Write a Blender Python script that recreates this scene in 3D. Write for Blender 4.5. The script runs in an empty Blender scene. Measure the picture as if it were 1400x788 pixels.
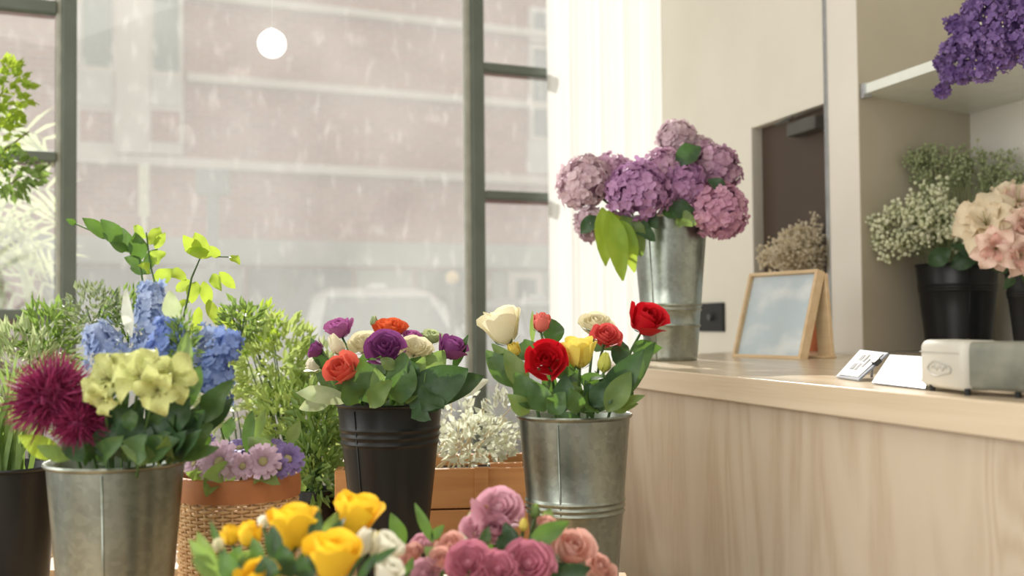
import bpy, math, random
from mathutils import Vector, Matrix, noise as mnoise

# ------------------------------------------------------------------ camera, world, sun, exposure
SC = bpy.context.scene
COL = SC.collection
PI = math.pi
F = 1500.0                      # focal length for a 1400 px wide frame
PITCH = math.radians(1.75)
ROLL = math.radians(-0.55)
CAM = Vector((0.0, 0.0, 1.055))
RM = Matrix.Rotation(-ROLL, 3, 'Y') @ Matrix.Rotation(PI / 2 + PITCH, 3, 'X')
RIGHT, UP, FWD = RM.col[0].copy(), RM.col[1].copy(), -RM.col[2].copy()

cd = bpy.data.cameras.new('camera')
cd.sensor_width = 36.0
cd.lens = 36.0 * F / 1400.0
cd.clip_start = 0.05
cd.clip_end = 200
cd.dof.use_dof = True
cd.dof.focus_distance = 2.05
cd.dof.aperture_fstop = 3.0
cam = bpy.data.objects.new('camera', cd)
COL.objects.link(cam)
cam.matrix_world = Matrix.Translation(CAM) @ RM.to_4x4()
SC.camera = cam

w = bpy.data.worlds.new('sky')
SC.world = w
w.use_nodes = True
bg = w.node_tree.nodes['Background']
bg.inputs['Color'].default_value = (1.0, 0.985, 0.945, 1)
bg.inputs['Strength'].default_value = 0.55

sd = bpy.data.lights.new('sun', 'SUN')
sd.energy = 8.0
sd.angle = math.radians(1.2)
sd.color = (1.0, 0.97, 0.915)
sun = bpy.data.objects.new('sun', sd)
COL.objects.link(sun)
SUN_AZ, SUN_EL = math.radians(-13), math.radians(36)
sdir = Vector((math.sin(SUN_AZ) * math.cos(SUN_EL), math.cos(SUN_AZ) * math.cos(SUN_EL), math.sin(SUN_EL)))
sun.rotation_euler = sdir.to_track_quat('Z', 'Y').to_euler()
sun.location = (-3, 12, 9)

ad = bpy.data.lights.new('overhead_fill', 'AREA')  # area lamp added overhead as room fill; no fitting is built
ad.shape = 'RECTANGLE'
ad.size, ad.size_y = 2.4, 1.6
ad.energy = 20
ad.color = (1.0, 0.95, 0.88)
al = bpy.data.objects.new('overhead_fill', ad)
COL.objects.link(al)
al.location = (-0.5, 0.2, 3.15)
al.rotation_euler = (0, 0, 0)

sw_ = bpy.data.lights.new('side_fill', 'AREA')  # area lamp added as fill from the left; no window is built there
sw_.shape = 'RECTANGLE'
sw_.size, sw_.size_y = 3.0, 2.2
sw_.energy = 60
sw_.color = (1.0, 0.985, 0.95)
so = bpy.data.objects.new('side_fill', sw_)
COL.objects.link(so)
so.location = (-3.4, 1.3, 1.75)
so.rotation_euler = Vector((-1, 0.1, 0.05)).to_track_quat('Z', 'Y').to_euler()

rw = bpy.data.lights.new('rear_fill', 'AREA')  # area lamp added behind the camera to brighten the cabinet niche
rw.shape = 'RECTANGLE'
rw.size, rw.size_y = 2.6, 2.0
rw.energy = 78
rw.color = (1.0, 0.98, 0.94)
ro = bpy.data.objects.new('rear_fill', rw)
COL.objects.link(ro)
ro.location = (-2.4, -1.7, 1.8)
ro.rotation_euler = Vector((-0.62, -0.78, 0.08)).to_track_quat('Z', 'Y').to_euler()

SC.view_settings.view_transform = 'Standard'
SC.view_settings.look = 'None'
SC.view_settings.gamma = 1
SC.view_settings.use_curve_mapping = False
SC.view_settings.exposure = 0.08

RND = random.Random(7)

# ------------------------------------------------------------------ pixel <-> world helpers
def ray(px, py):
    return RIGHT * ((px - 700) / F) + UP * ((394 - py) / F) + FWD

def U(px, py, d):
    return CAM + ray(px, py) * d

def G(px, py, z):
    r = ray(px, py)
    return CAM + r * ((z - CAM.z) / r.z)

def onplane(px, py, p0, n):
    r = ray(px, py)
    return CAM + r * ((p0 - CAM).dot(n) / r.dot(n))

def srgb(r, g, b):
    return tuple(((c / 255) / 12.92 if c / 255 <= 0.04045 else ((c / 255 + 0.055) / 1.055) ** 2.4) for c in (r, g, b))

# ------------------------------------------------------------------ materials
def mat(name, rgb, rough=0.6, metal=0.0, rgb2=None, scale=(20, 20, 20), detail=4, transl=0.0, bump=0.0, spec=0.4,
        lo=0.35, hi=0.65, objvar=0.0, tcol=None, coat=0.0):
    m = bpy.data.materials.new(name)
    m.use_nodes = True
    nt = m.node_tree
    N, L = nt.nodes, nt.links
    bs = N['Principled BSDF']
    out = N['Material Output']
    c1 = srgb(*rgb)
    c2 = srgb(*rgb2) if rgb2 else tuple(c * 0.82 for c in c1)
    tc = N.new('ShaderNodeTexCoord')
    mp = N.new('ShaderNodeMapping')
    mp.inputs['Scale'].default_value = scale
    nz = N.new('ShaderNodeTexNoise')
    nz.inputs['Scale'].default_value = 1.0
    nz.inputs['Detail'].default_value = detail
    rp = N.new('ShaderNodeValToRGB')
    rp.color_ramp.elements[0].position = lo
    rp.color_ramp.elements[1].position = hi
    rp.color_ramp.elements[0].color = (*c1, 1)
    rp.color_ramp.elements[1].color = (*c2, 1)
    L.new(tc.outputs['Object'], mp.inputs['Vector'])
    L.new(mp.outputs['Vector'], nz.inputs['Vector'])
    L.new(nz.outputs['Fac'], rp.inputs['Fac'])
    csock = rp.outputs['Color']
    if objvar:
        oi = N.new('ShaderNodeObjectInfo')
        hs = N.new('ShaderNodeHueSaturation')
        mr = N.new('ShaderNodeMapRange')
        mr.inputs['To Min'].default_value = 1 - objvar
        mr.inputs['To Max'].default_value = 1 + objvar
        L.new(oi.outputs['Random'], mr.inputs['Value'])
        L.new(mr.outputs['Result'], hs.inputs['Value'])
        L.new(csock, hs.inputs['Color'])
        csock = hs.outputs['Color']
    L.new(csock, bs.inputs['Base Color'])
    bs.inputs['Roughness'].default_value = rough
    bs.inputs['Metallic'].default_value = metal
    bs.inputs['Specular IOR Level'].default_value = spec
    bs.inputs['Coat Weight'].default_value = coat
    if bump:
        bp = N.new('ShaderNodeBump')
        bp.inputs['Strength'].default_value = bump
        bp.inputs['Distance'].default_value = 0.01
        L.new(nz.outputs['Fac'], bp.inputs['Height'])
        L.new(bp.outputs['Normal'], bs.inputs['Normal'])
    if transl:
        tr = N.new('ShaderNodeBsdfTranslucent')
        mx = N.new('ShaderNodeMixShader')
        mx.inputs['Fac'].default_value = transl
        if tcol:
            tr.inputs['Color'].default_value = (*srgb(*tcol), 1)
        else:
            L.new(csock, tr.inputs['Color'])
        L.new(bs.outputs[0], mx.inputs[1])
        L.new(tr.outputs[0], mx.inputs[2])
        L.new(mx.outputs[0], out.inputs['Surface'])
    return m

def figured_wood(name, a, b, c, sc, rings=16.0, rough=0.45, dist=0.3, knot=None):
    """pine / oak veneer: contour lines of a stretched noise give cathedral figure"""
    m = bpy.data.materials.new(name)
    m.use_nodes = True
    nt = m.node_tree
    N, L = nt.nodes, nt.links
    bs = N['Principled BSDF']
    tc = N.new('ShaderNodeTexCoord')
    mp = N.new('ShaderNodeMapping'); mp.inputs['Scale'].default_value = sc
    nz = N.new('ShaderNodeTexNoise'); nz.inputs['Scale'].default_value = 1; nz.inputs['Detail'].default_value = 2.5
    nz.inputs['Roughness'].default_value = 0.45; nz.inputs['Distortion'].default_value = dist
    mu = N.new('ShaderNodeMath'); mu.operation = 'MULTIPLY'; mu.inputs[1].default_value = rings * PI
    sn = N.new('ShaderNodeMath'); sn.operation = 'SINE'
    rp = N.new('ShaderNodeValToRGB')
    e = rp.color_ramp.elements
    e[0].position = 0.0; e[0].color = (*srgb(*a), 1)
    e[1].position = 1.0; e[1].color = (*srgb(*b), 1)
    mr = N.new('ShaderNodeMapRange'); mr.inputs['From Min'].default_value = -1
    L.new(tc.outputs['Object'], mp.inputs['Vector']); L.new(mp.outputs['Vector'], nz.inputs['Vector'])
    L.new(nz.outputs['Fac'], mu.inputs[0]); L.new(mu.outputs[0], sn.inputs[0])
    L.new(sn.outputs[0], mr.inputs['Value']); L.new(mr.outputs['Result'], rp.inputs['Fac'])
    n2 = N.new('ShaderNodeTexNoise'); n2.inputs['Scale'].default_value = 1; n2.inputs['Detail'].default_value = 5
    mp2 = N.new('ShaderNodeMapping'); mp2.inputs['Scale'].default_value = tuple(s * 12 for s in sc)
    L.new(tc.outputs['Object'], mp2.inputs['Vector']); L.new(mp2.outputs['Vector'], n2.inputs['Vector'])
    mx = N.new('ShaderNodeMix'); mx.data_type = 'RGBA'
    L.new(n2.outputs['Fac'], mx.inputs[0])
    L.new(rp.outputs['Color'], mx.inputs[6]); mx.inputs[7].default_value = (*srgb(*c), 1)
    col = mx.outputs[2]
    if knot:
        vm = N.new('ShaderNodeVectorMath'); vm.operation = 'SUBTRACT'; vm.inputs[1].default_value = knot
        L.new(tc.outputs['Object'], vm.inputs[0])
        sc2 = N.new('ShaderNodeVectorMath'); sc2.operation = 'MULTIPLY'; sc2.inputs[1].default_value = (1.0, 0.0, 0.75)
        L.new(vm.outputs[0], sc2.inputs[0])
        ln = N.new('ShaderNodeVectorMath'); ln.operation = 'LENGTH'
        L.new(sc2.outputs[0], ln.inputs[0])
        g1 = N.new('ShaderNodeMapRange'); g1.interpolation_type = 'SMOOTHSTEP'
        g1.inputs['From Min'].default_value = 0.0; g1.inputs['From Max'].default_value = 0.11
        g1.inputs['To Min'].default_value = 0.55; g1.inputs['To Max'].default_value = 0.0
        L.new(ln.outputs['Value'], g1.inputs['Value'])
        ad = N.new('ShaderNodeMath'); ad.operation = 'ADD'
        L.new(nz.outputs['Fac'], ad.inputs[0]); L.new(g1.outputs[0], ad.inputs[1]); L.new(ad.outputs[0], mu.inputs[0])
        g2 = N.new('ShaderNodeMapRange'); g2.interpolation_type = 'SMOOTHSTEP'
        g2.inputs['From Min'].default_value = 0.008; g2.inputs['From Max'].default_value = 0.02
        g2.inputs['To Min'].default_value = 0.7; g2.inputs['To Max'].default_value = 0.0
        L.new(ln.outputs['Value'], g2.inputs['Value'])
        m3 = N.new('ShaderNodeMix'); m3.data_type = 'RGBA'
        L.new(g2.outputs[0], m3.inputs[0]); L.new(col, m3.inputs[6]); m3.inputs[7].default_value = (*srgb(122, 84, 62), 1)
        col = m3.outputs[2]
    L.new(col, bs.inputs['Base Color'])
    bs.inputs['Roughness'].default_value = rough
    bs.inputs['Specular IOR Level'].default_value = 0.35
    return m

def galvanised(name):
    m = bpy.data.materials.new(name)
    m.use_nodes = True
    nt = m.node_tree
    N, L = nt.nodes, nt.links
    bs = N['Principled BSDF']
    tc = N.new('ShaderNodeTexCoord')
    v = N.new('ShaderNodeTexVoronoi'); v.inputs['Scale'].default_value = 110
    nz = N.new('ShaderNodeTexNoise'); nz.inputs['Scale'].default_value = 14; nz.inputs['Detail'].default_value = 6
    mp = N.new('ShaderNodeMapping'); mp.inputs['Scale'].default_value = (1, 1, 0.35)
    L.new(tc.outputs['Object'], v.inputs['Vector'])
    L.new(tc.outputs['Object'], mp.inputs['Vector']); L.new(mp.outputs['Vector'], nz.inputs['Vector'])
    rp = N.new('ShaderNodeValToRGB')
    rp.color_ramp.elements[0].position = 0.35; rp.color_ramp.elements[0].color = (*srgb(124, 130, 122), 1)
    rp.color_ramp.elements[1].position = 0.75; rp.color_ramp.elements[1].color = (*srgb(164, 170, 160), 1)
    sep = N.new('ShaderNodeSeparateColor')
    L.new(v.outputs['Color'], sep.inputs[0])
    ad = N.new('ShaderNodeMath'); ad.operation = 'MULTIPLY_ADD'; ad.inputs[1].default_value = 0.14
    L.new(sep.outputs[0], ad.inputs[0]); L.new(nz.outputs['Fac'], ad.inputs[2])
    L.new(ad.outputs[0], rp.inputs['Fac'])
    L.new(rp.outputs['Color'], bs.inputs['Base Color'])
    mr = N.new('ShaderNodeMapRange'); mr.inputs['To Min'].default_value = 0.22; mr.inputs['To Max'].default_value = 0.4
    L.new(nz.outputs['Fac'], mr.inputs['Value']); L.new(mr.outputs['Result'], bs.inputs['Roughness'])
    bs.inputs['Metallic'].default_value = 0.95
    bp = N.new('ShaderNodeBump'); bp.inputs['Strength'].default_value = 0.12; bp.inputs['Distance'].default_value = 0.004
    L.new(nz.outputs['Fac'], bp.inputs['Height']); L.new(bp.outputs['Normal'], bs.inputs['Normal'])
    return m

def dusty_glass(name):
    """window glass with a film of street dust and dried rain marks: mostly clear, partly scattering"""
    m = bpy.data.materials.new(name)
    m.use_nodes = True
    nt = m.node_tree
    N, L = nt.nodes, nt.links
    N.remove(N['Principled BSDF'])
    out = N['Material Output']
    tc = N.new('ShaderNodeTexCoord')
    mp = N.new('ShaderNodeMapping'); mp.inputs['Scale'].default_value = (26, 26, 11)
    nz = N.new('ShaderNodeTexNoise'); nz.inputs['Scale'].default_value = 1; nz.inputs['Detail'].default_value = 5
    n2 = N.new('ShaderNodeTexNoise'); n2.inputs['Scale'].default_value = 1.7; n2.inputs['Detail'].default_value = 3
    L.new(tc.outputs['Object'], mp.inputs['Vector']); L.new(mp.outputs['Vector'], nz.inputs['Vector'])
    L.new(tc.outputs['Object'], n2.inputs['Vector'])
    r1 = N.new('ShaderNodeMapRange'); r1.inputs['From Min'].default_value = 0.56; r1.inputs['From Max'].default_value = 0.74
    r1.inputs['To Max'].default_value = 0.05
    L.new(nz.outputs['Fac'], r1.inputs['Value'])
    r2 = N.new('ShaderNodeMapRange'); r2.inputs['From Min'].default_value = 0.3; r2.inputs['From Max'].default_value = 0.7
    r2.inputs['To Min'].default_value = 0.10; r2.inputs['To Max'].default_value = 0.15
    L.new(n2.outputs['Fac'], r2.inputs['Value'])
    ad = N.new('ShaderNodeMath'); ad.operation = 'ADD'
    L.new(r1.outputs[0], ad.inputs[0]); L.new(r2.outputs[0], ad.inputs[1])
    tp = N.new('ShaderNodeBsdfTransparent')
    tr = N.new('ShaderNodeBsdfTranslucent'); tr.inputs['Color'].default_value = (0.93, 0.93, 0.88, 1)
    mx = N.new('ShaderNodeMixShader')
    L.new(ad.outputs[0], mx.inputs[0]); L.new(tp.outputs[0], mx.inputs[1]); L.new(tr.outputs[0], mx.inputs[2])
    gl = N.new('ShaderNodeBsdfGlossy'); gl.inputs['Roughness'].default_value = 0.02
    m2 = N.new('ShaderNodeMixShader'); m2.inputs[0].default_value = 0.03
    L.new(mx.outputs[0], m2.inputs[1]); L.new(gl.outputs[0], m2.inputs[2])
    L.new(m2.outputs[0], out.inputs['Surface'])
    return m

def brick_mat(name):
    m = bpy.data.materials.new(name)
    m.use_nodes = True
    nt = m.node_tree
    N, L = nt.nodes, nt.links
    bs = N['Principled BSDF']
    tc = N.new('ShaderNodeTexCoord')
    mp = N.new('ShaderNodeMapping'); mp.inputs['Rotation'].default_value = (PI / 2, 0, 0)
    b = N.new('ShaderNodeTexBrick')
    b.inputs['Scale'].default_value = 1.0
    b.inputs['Brick Width'].default_value = 0.24; b.inputs['Row Height'].default_value = 0.08
    b.inputs['Mortar Size'].default_value = 0.008
    b.inputs['Color1'].default_value = (*srgb(164, 98, 86), 1); b.inputs['Color2'].default_value = (*srgb(140, 84, 76), 1)
    b.inputs['Mortar'].default_value = (*srgb(160, 140, 130), 1)
    L.new(tc.outputs['Object'], mp.inputs['Vector']); L.new(mp.outputs['Vector'], b.inputs['Vector'])
    nz = N.new('ShaderNodeTexNoise'); nz.inputs['Scale'].default_value = 0.8; nz.inputs['Detail'].default_value = 6
    L.new(tc.outputs['Object'], nz.inputs['Vector'])
    mx = N.new('ShaderNodeMix'); mx.data_type = 'RGBA'
    mr = N.new('ShaderNodeMapRange'); mr.inputs['From Min'].default_value = 0.4; mr.inputs['To Max'].default_value = 0.4
    L.new(nz.outputs['Fac'], mr.inputs['Value']); L.new(mr.outputs[0], mx.inputs[0])
    L.new(b.outputs['Color'], mx.inputs[6]); mx.inputs[7].default_value = (*srgb(178, 130, 116), 1)
    L.new(mx.outputs[2], bs.inputs['Base Color'])
    bs.inputs['Roughness'].default_value = 0.9
    return m

M = {}
M['wall'] = mat('cream_paint', (224, 219, 206), 0.8, rgb2=(219, 214, 200), scale=(3, 3, 3))
M['cabinet'] = mat('cabinet_paint', (226, 221, 211), 0.55, rgb2=(221, 216, 206), scale=(3, 3, 3))
M['cabinet_back'] = mat('lit_cabinet_back', (246, 243, 235), 0.6, rgb2=(243, 240, 231), scale=(3, 3, 3))  # whiter than the cabinet paint: light on the back panel put into colour
M['side_shade'] = mat('shaded_cabinet_side', (196, 187, 168), 0.6, rgb2=(190, 181, 162), scale=(3, 3, 3))  # taupe puts the shade of the niche side panel into the colour
M['floor'] = mat('concrete_floor', (150, 140, 126), 0.6, rgb2=(132, 124, 112), scale=(4, 4, 4))
M['frame_metal'] = mat('dark_green_grey_metal', (104, 112, 102), 0.5, rgb2=(96, 104, 94), scale=(8, 8, 8))
M['bead'] = mat('pale_putty_bead', (176, 178, 166), 0.6, rgb2=(160, 162, 150))
M['glass'] = dusty_glass('dusty_window_glass')
M['counter_wood'] = figured_wood('pale_figured_pine', (200, 184, 162), (178, 156, 130), (200, 186, 166), (7, 7, 1.0), 9, 0.45, 0.9, (1.02, 0.025, 0.845))
M['slab_wood'] = figured_wood('pale_pine_edge', (210, 192, 166), (194, 172, 144), (214, 198, 174), (0.5, 9, 22), 8, 0.22)
M['bench_wood'] = figured_wood('bench_pine', (190, 160, 122), (168, 136, 100), (198, 170, 134), (0.8, 10, 10), 10, 0.5)
M['crate_wood'] = figured_wood('orange_pine', (196, 140, 88), (176, 118, 70), (202, 150, 98), (0.9, 12, 10), 9, 0.5)
M['frame_wood'] = mat('light_beech', (226, 200, 162), 0.45, rgb2=(214, 184, 142), scale=(4, 30, 30))
M['zinc'] = galvanised('galvanised_zinc')
M['black_pot'] = mat('black_enamel', (30, 32, 33), 0.36, rgb2=(25, 27, 28), scale=(10, 10, 10), spec=0.35)
M['soil'] = mat('potting_soil', (46, 36, 28), 0.95, rgb2=(30, 24, 18), scale=(60, 60, 60), bump=0.6)
M['wicker'] = mat('wicker', (226, 190, 142), 0.6, rgb2=(206, 164, 116), scale=(40, 40, 60))
M['band'] = mat('tan_basket_band', (188, 124, 78), 0.6, rgb2=(172, 108, 66), scale=(20, 20, 20))
M['terracotta'] = mat('terracotta', (176, 100, 62), 0.8, rgb2=(158, 88, 54), scale=(20, 20, 20))
M['chrome'] = mat('bright_metal', (200, 205, 210), 0.2, metal=1.0)
M['door'] = mat('dark_brown_door', (74, 60, 48), 0.6, rgb2=(64, 50, 40), scale=(1.5, 1.5, 0.6))
M['closer'] = mat('grey_door_closer', (82, 80, 74), 0.5)
M['plate'] = mat('black_plate', (26, 28, 28), 0.5, spec=0.2)
M['knob_grey'] = mat('grey_knob', (70, 72, 72), 0.4)
M['shelf_glass'] = mat('frosted_shelf_edge', (232, 236, 228), 0.3, rgb2=(226, 230, 222))
M['plastic'] = mat('pale_grey_plastic', (198, 195, 184), 0.5, rgb2=(190, 187, 176), scale=(10, 10, 10))
M['plastic2'] = mat('stone_grey_plastic', (132, 132, 120), 0.6, rgb2=(104, 106, 96), scale=(22, 22, 22), detail=6)
M['plastic_mark'] = mat('pressed_grey_mark', (176, 174, 164), 0.5)
M['paper'] = mat('white_card', (212, 210, 203), 0.7, rgb2=(208, 206, 199))
M['ink'] = mat('grey_print', (112, 112, 112), 0.7)
M['acrylic'] = mat('clear_acrylic_edge', (140, 146, 156), 0.2, rgb2=(126, 132, 146), spec=0.6)
M['clip'] = mat('dark_clip', (50, 50, 52), 0.4)
M['cord'] = mat('dark_cord', (40, 40, 42), 0.5)
M['picture'] = mat('pale_sky_print', (194, 208, 216), 0.35, rgb2=(224, 230, 232), scale=(9, 9, 14), detail=5, lo=0.46, hi=0.7)
M['curtain'] = mat('white_sheer_cloth', (240, 241, 238), 0.9, rgb2=(236, 237, 234), transl=0.36, scale=(30, 30, 2))
M['brick'] = brick_mat('red_brick')
M['stone'] = mat('pale_stone', (214, 208, 196), 0.85, rgb2=(200, 192, 180), scale=(2, 2, 2))
M['panel_out'] = mat('pale_spandrel', (200, 200, 190), 0.7, rgb2=(190, 190, 180), scale=(2, 2, 2))
M['pane_out'] = mat('green_window_glass', (104, 128, 120), 0.2, rgb2=(90, 112, 108), scale=(1, 1, 1), spec=0.6)
M['blue_grey'] = mat('blue_grey_shutter', (88, 98, 104), 0.7, rgb2=(76, 86, 92), scale=(2, 2, 2))
M['grey_fascia'] = mat('grey_fascia', (158, 160, 156), 0.8, rgb2=(146, 148, 144), scale=(2, 2, 2))
M['asphalt'] = mat('asphalt', (150, 146, 140), 0.9, rgb2=(132, 128, 122), scale=(4, 4, 4))
M['pavement'] = mat('pavement', (206, 200, 188), 0.9, rgb2=(190, 184, 172), scale=(4, 4, 4))
M['car_paint'] = mat('white_car_paint', (226, 230, 228), 0.25, spec=0.6, coat=0.5)
M['car_paint2'] = mat('silver_car_paint', (190, 194, 196), 0.25, spec=0.6, coat=0.5)
M['car_glass'] = mat('car_glass', (92, 108, 108), 0.15, rgb2=(78, 94, 96), scale=(1, 1, 1), spec=0.8)
M['rubber'] = mat('tyre_rubber', (36, 36, 36), 0.8)
M['lamp_glow'] = mat('amber_lamp_globe', (236, 206, 150), 0.4)
M['post'] = mat('grey_street_post', (120, 128, 130), 0.6)
M['cream_post'] = mat('cream_street_sign', (228, 226, 200), 0.6)
M['stem'] = mat('green_stem', (86, 112, 60), 0.6, rgb2=(70, 98, 52), transl=0.1)
M['dstem'] = mat('thin_green_stem', (146, 158, 110), 0.7)
M['bark'] = mat('grey_brown_bark', (120, 108, 86), 0.9, rgb2=(98, 88, 70), scale=(30, 30, 30))
def leafm(name, a, b, t=0.3, tc=None):
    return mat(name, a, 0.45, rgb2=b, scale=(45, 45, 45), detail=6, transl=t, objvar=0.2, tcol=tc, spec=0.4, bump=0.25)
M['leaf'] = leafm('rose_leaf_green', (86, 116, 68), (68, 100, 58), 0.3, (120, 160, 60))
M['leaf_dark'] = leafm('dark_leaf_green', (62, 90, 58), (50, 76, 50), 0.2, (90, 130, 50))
M['leaf_mid'] = leafm('soft_leaf_green', (128, 152, 92), (106, 134, 76), 0.4, (160, 190, 90))
M['leaf_pale'] = leafm('pale_leaf_green', (176, 190, 150), (150, 172, 124), 0.4, (206, 214, 160))
M['leaf_lime'] = leafm('lime_leaf', (150, 180, 64), (128, 164, 54), 0.5, (196, 216, 80))
M['leaf_euc'] = leafm('grey_green_leaf', (140, 156, 122), (112, 134, 98), 0.3, (180, 190, 140))
M['leaf_bush'] = leafm('sunlit_bush_leaf', (168, 188, 120), (144, 170, 98), 0.45, (206, 220, 130))
M['leaf_white'] = leafm('white_petal_leaf', (230, 232, 216), (214, 218, 198), 0.4)
def petm(name, a, b=None, t=0.25):
    m = mat(name, a, 0.55, rgb2=b, scale=(26, 26, 26), transl=t, objvar=0.07, spec=0.3)
    return m
M['red'] = petm('red_petal', (206, 28, 40), (186, 20, 34))
M['coral'] = petm('coral_petal', (234, 124, 104), (226, 108, 92))
M['pinkred'] = petm('pink_red_petal', (218, 70, 84), (226, 120, 104))
M['salmon'] = petm('salmon_petal', (224, 128, 116), (214, 110, 100))
M['yellow'] = petm('yellow_petal', (248, 214, 66), (244, 200, 48))
M['paleyellow'] = petm('pale_yellow_petal', (238, 222, 120), (228, 206, 92))
M['limeyellow'] = petm('lime_yellow_petal', (206, 206, 104), (186, 194, 84))
M['cream'] = petm('cream_petal', (240, 234, 208), (232, 226, 190))
M['white'] = petm('white_petal', (242, 240, 226), (232, 230, 212))
M['purple'] = petm('plum_purple_petal', (156, 88, 148), (134, 66, 128))
M['lilac'] = petm('lilac_petal', (190, 116, 172), (174, 98, 156))
M['orange'] = petm('orange_petal', (230, 118, 72), (218, 98, 60))
M['mauve'] = petm('dusty_mauve_petal', (226, 182, 194), (214, 162, 178))
M['deep_mauve'] = petm('deep_rose_mauve_petal', (214, 146, 162), (200, 122, 144))
M['blush'] = petm('peach_blush_petal', (236, 196, 182), (226, 174, 162))
M['peach'] = petm('peach_petal', (248, 228, 212), (244, 206, 190))
M['ivory'] = petm('ivory_petal', (244, 232, 206), (240, 222, 190))
M['lily'] = petm('greenish_yellow_lily_petal', (212, 214, 150), (190, 196, 116))
M['blue'] = petm('blue_delphinium', (122, 146, 208), (150, 172, 222), 0.3)
M['pale_blue'] = petm('pale_blue_delphinium', (188, 202, 230), (160, 180, 220), 0.3)
M['magenta'] = petm('magenta_petal', (158, 56, 100), (130, 40, 82), 0.3)
M['hyd'] = petm('mauve_hydrangea', (206, 172, 192), (190, 148, 176), 0.3)
M['hyd_pale'] = petm('pale_hydrangea', (222, 200, 206), (208, 182, 192), 0.3)
M['hyd_pink'] = petm('pink_hydrangea', (214, 170, 190), (198, 148, 174), 0.3)
M['hyd_deep'] = petm('violet_hydrangea', (196, 154, 192), (178, 132, 174), 0.3)
M['aster'] = petm('pale_lilac_aster', (222, 196, 210), (206, 176, 198), 0.3)
M['aster2'] = petm('violet_aster', (160, 142, 196), (142, 122, 180), 0.3)
M['eye'] = mat('flower_eye', (206, 196, 150), 0.8, rgb2=(176, 168, 110), scale=(90, 90, 90), bump=0.5)
M['statice'] = petm('violet_statice', (142, 116, 170), (122, 94, 154), 0.25)
M['statice_eye'] = petm('statice_eye', (214, 206, 170), (196, 190, 140), 0.2)
M['breath'] = petm('white_gypsophila', (246, 246, 228), (234, 238, 206), 0.45)
M['breath_green'] = petm('green_gypsophila', (214, 222, 184), (196, 208, 160), 0.45)
M['dried'] = petm('dried_cream_gypsophila', (252, 246, 230), (246, 236, 212), 0.45)
M['dry_stem'] = mat('dry_stem', (226, 208, 168), 0.8)
M['white_globe'] = mat('white_glass_globe', (250, 250, 240), 0.3)
M['white_globe'].node_tree.nodes['Principled BSDF'].inputs['Emission Color'].default_value = (1, 0.99, 0.93, 1)
M['white_globe'].node_tree.nodes['Principled BSDF'].inputs['Emission Strength'].default_value = 0.9

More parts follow.
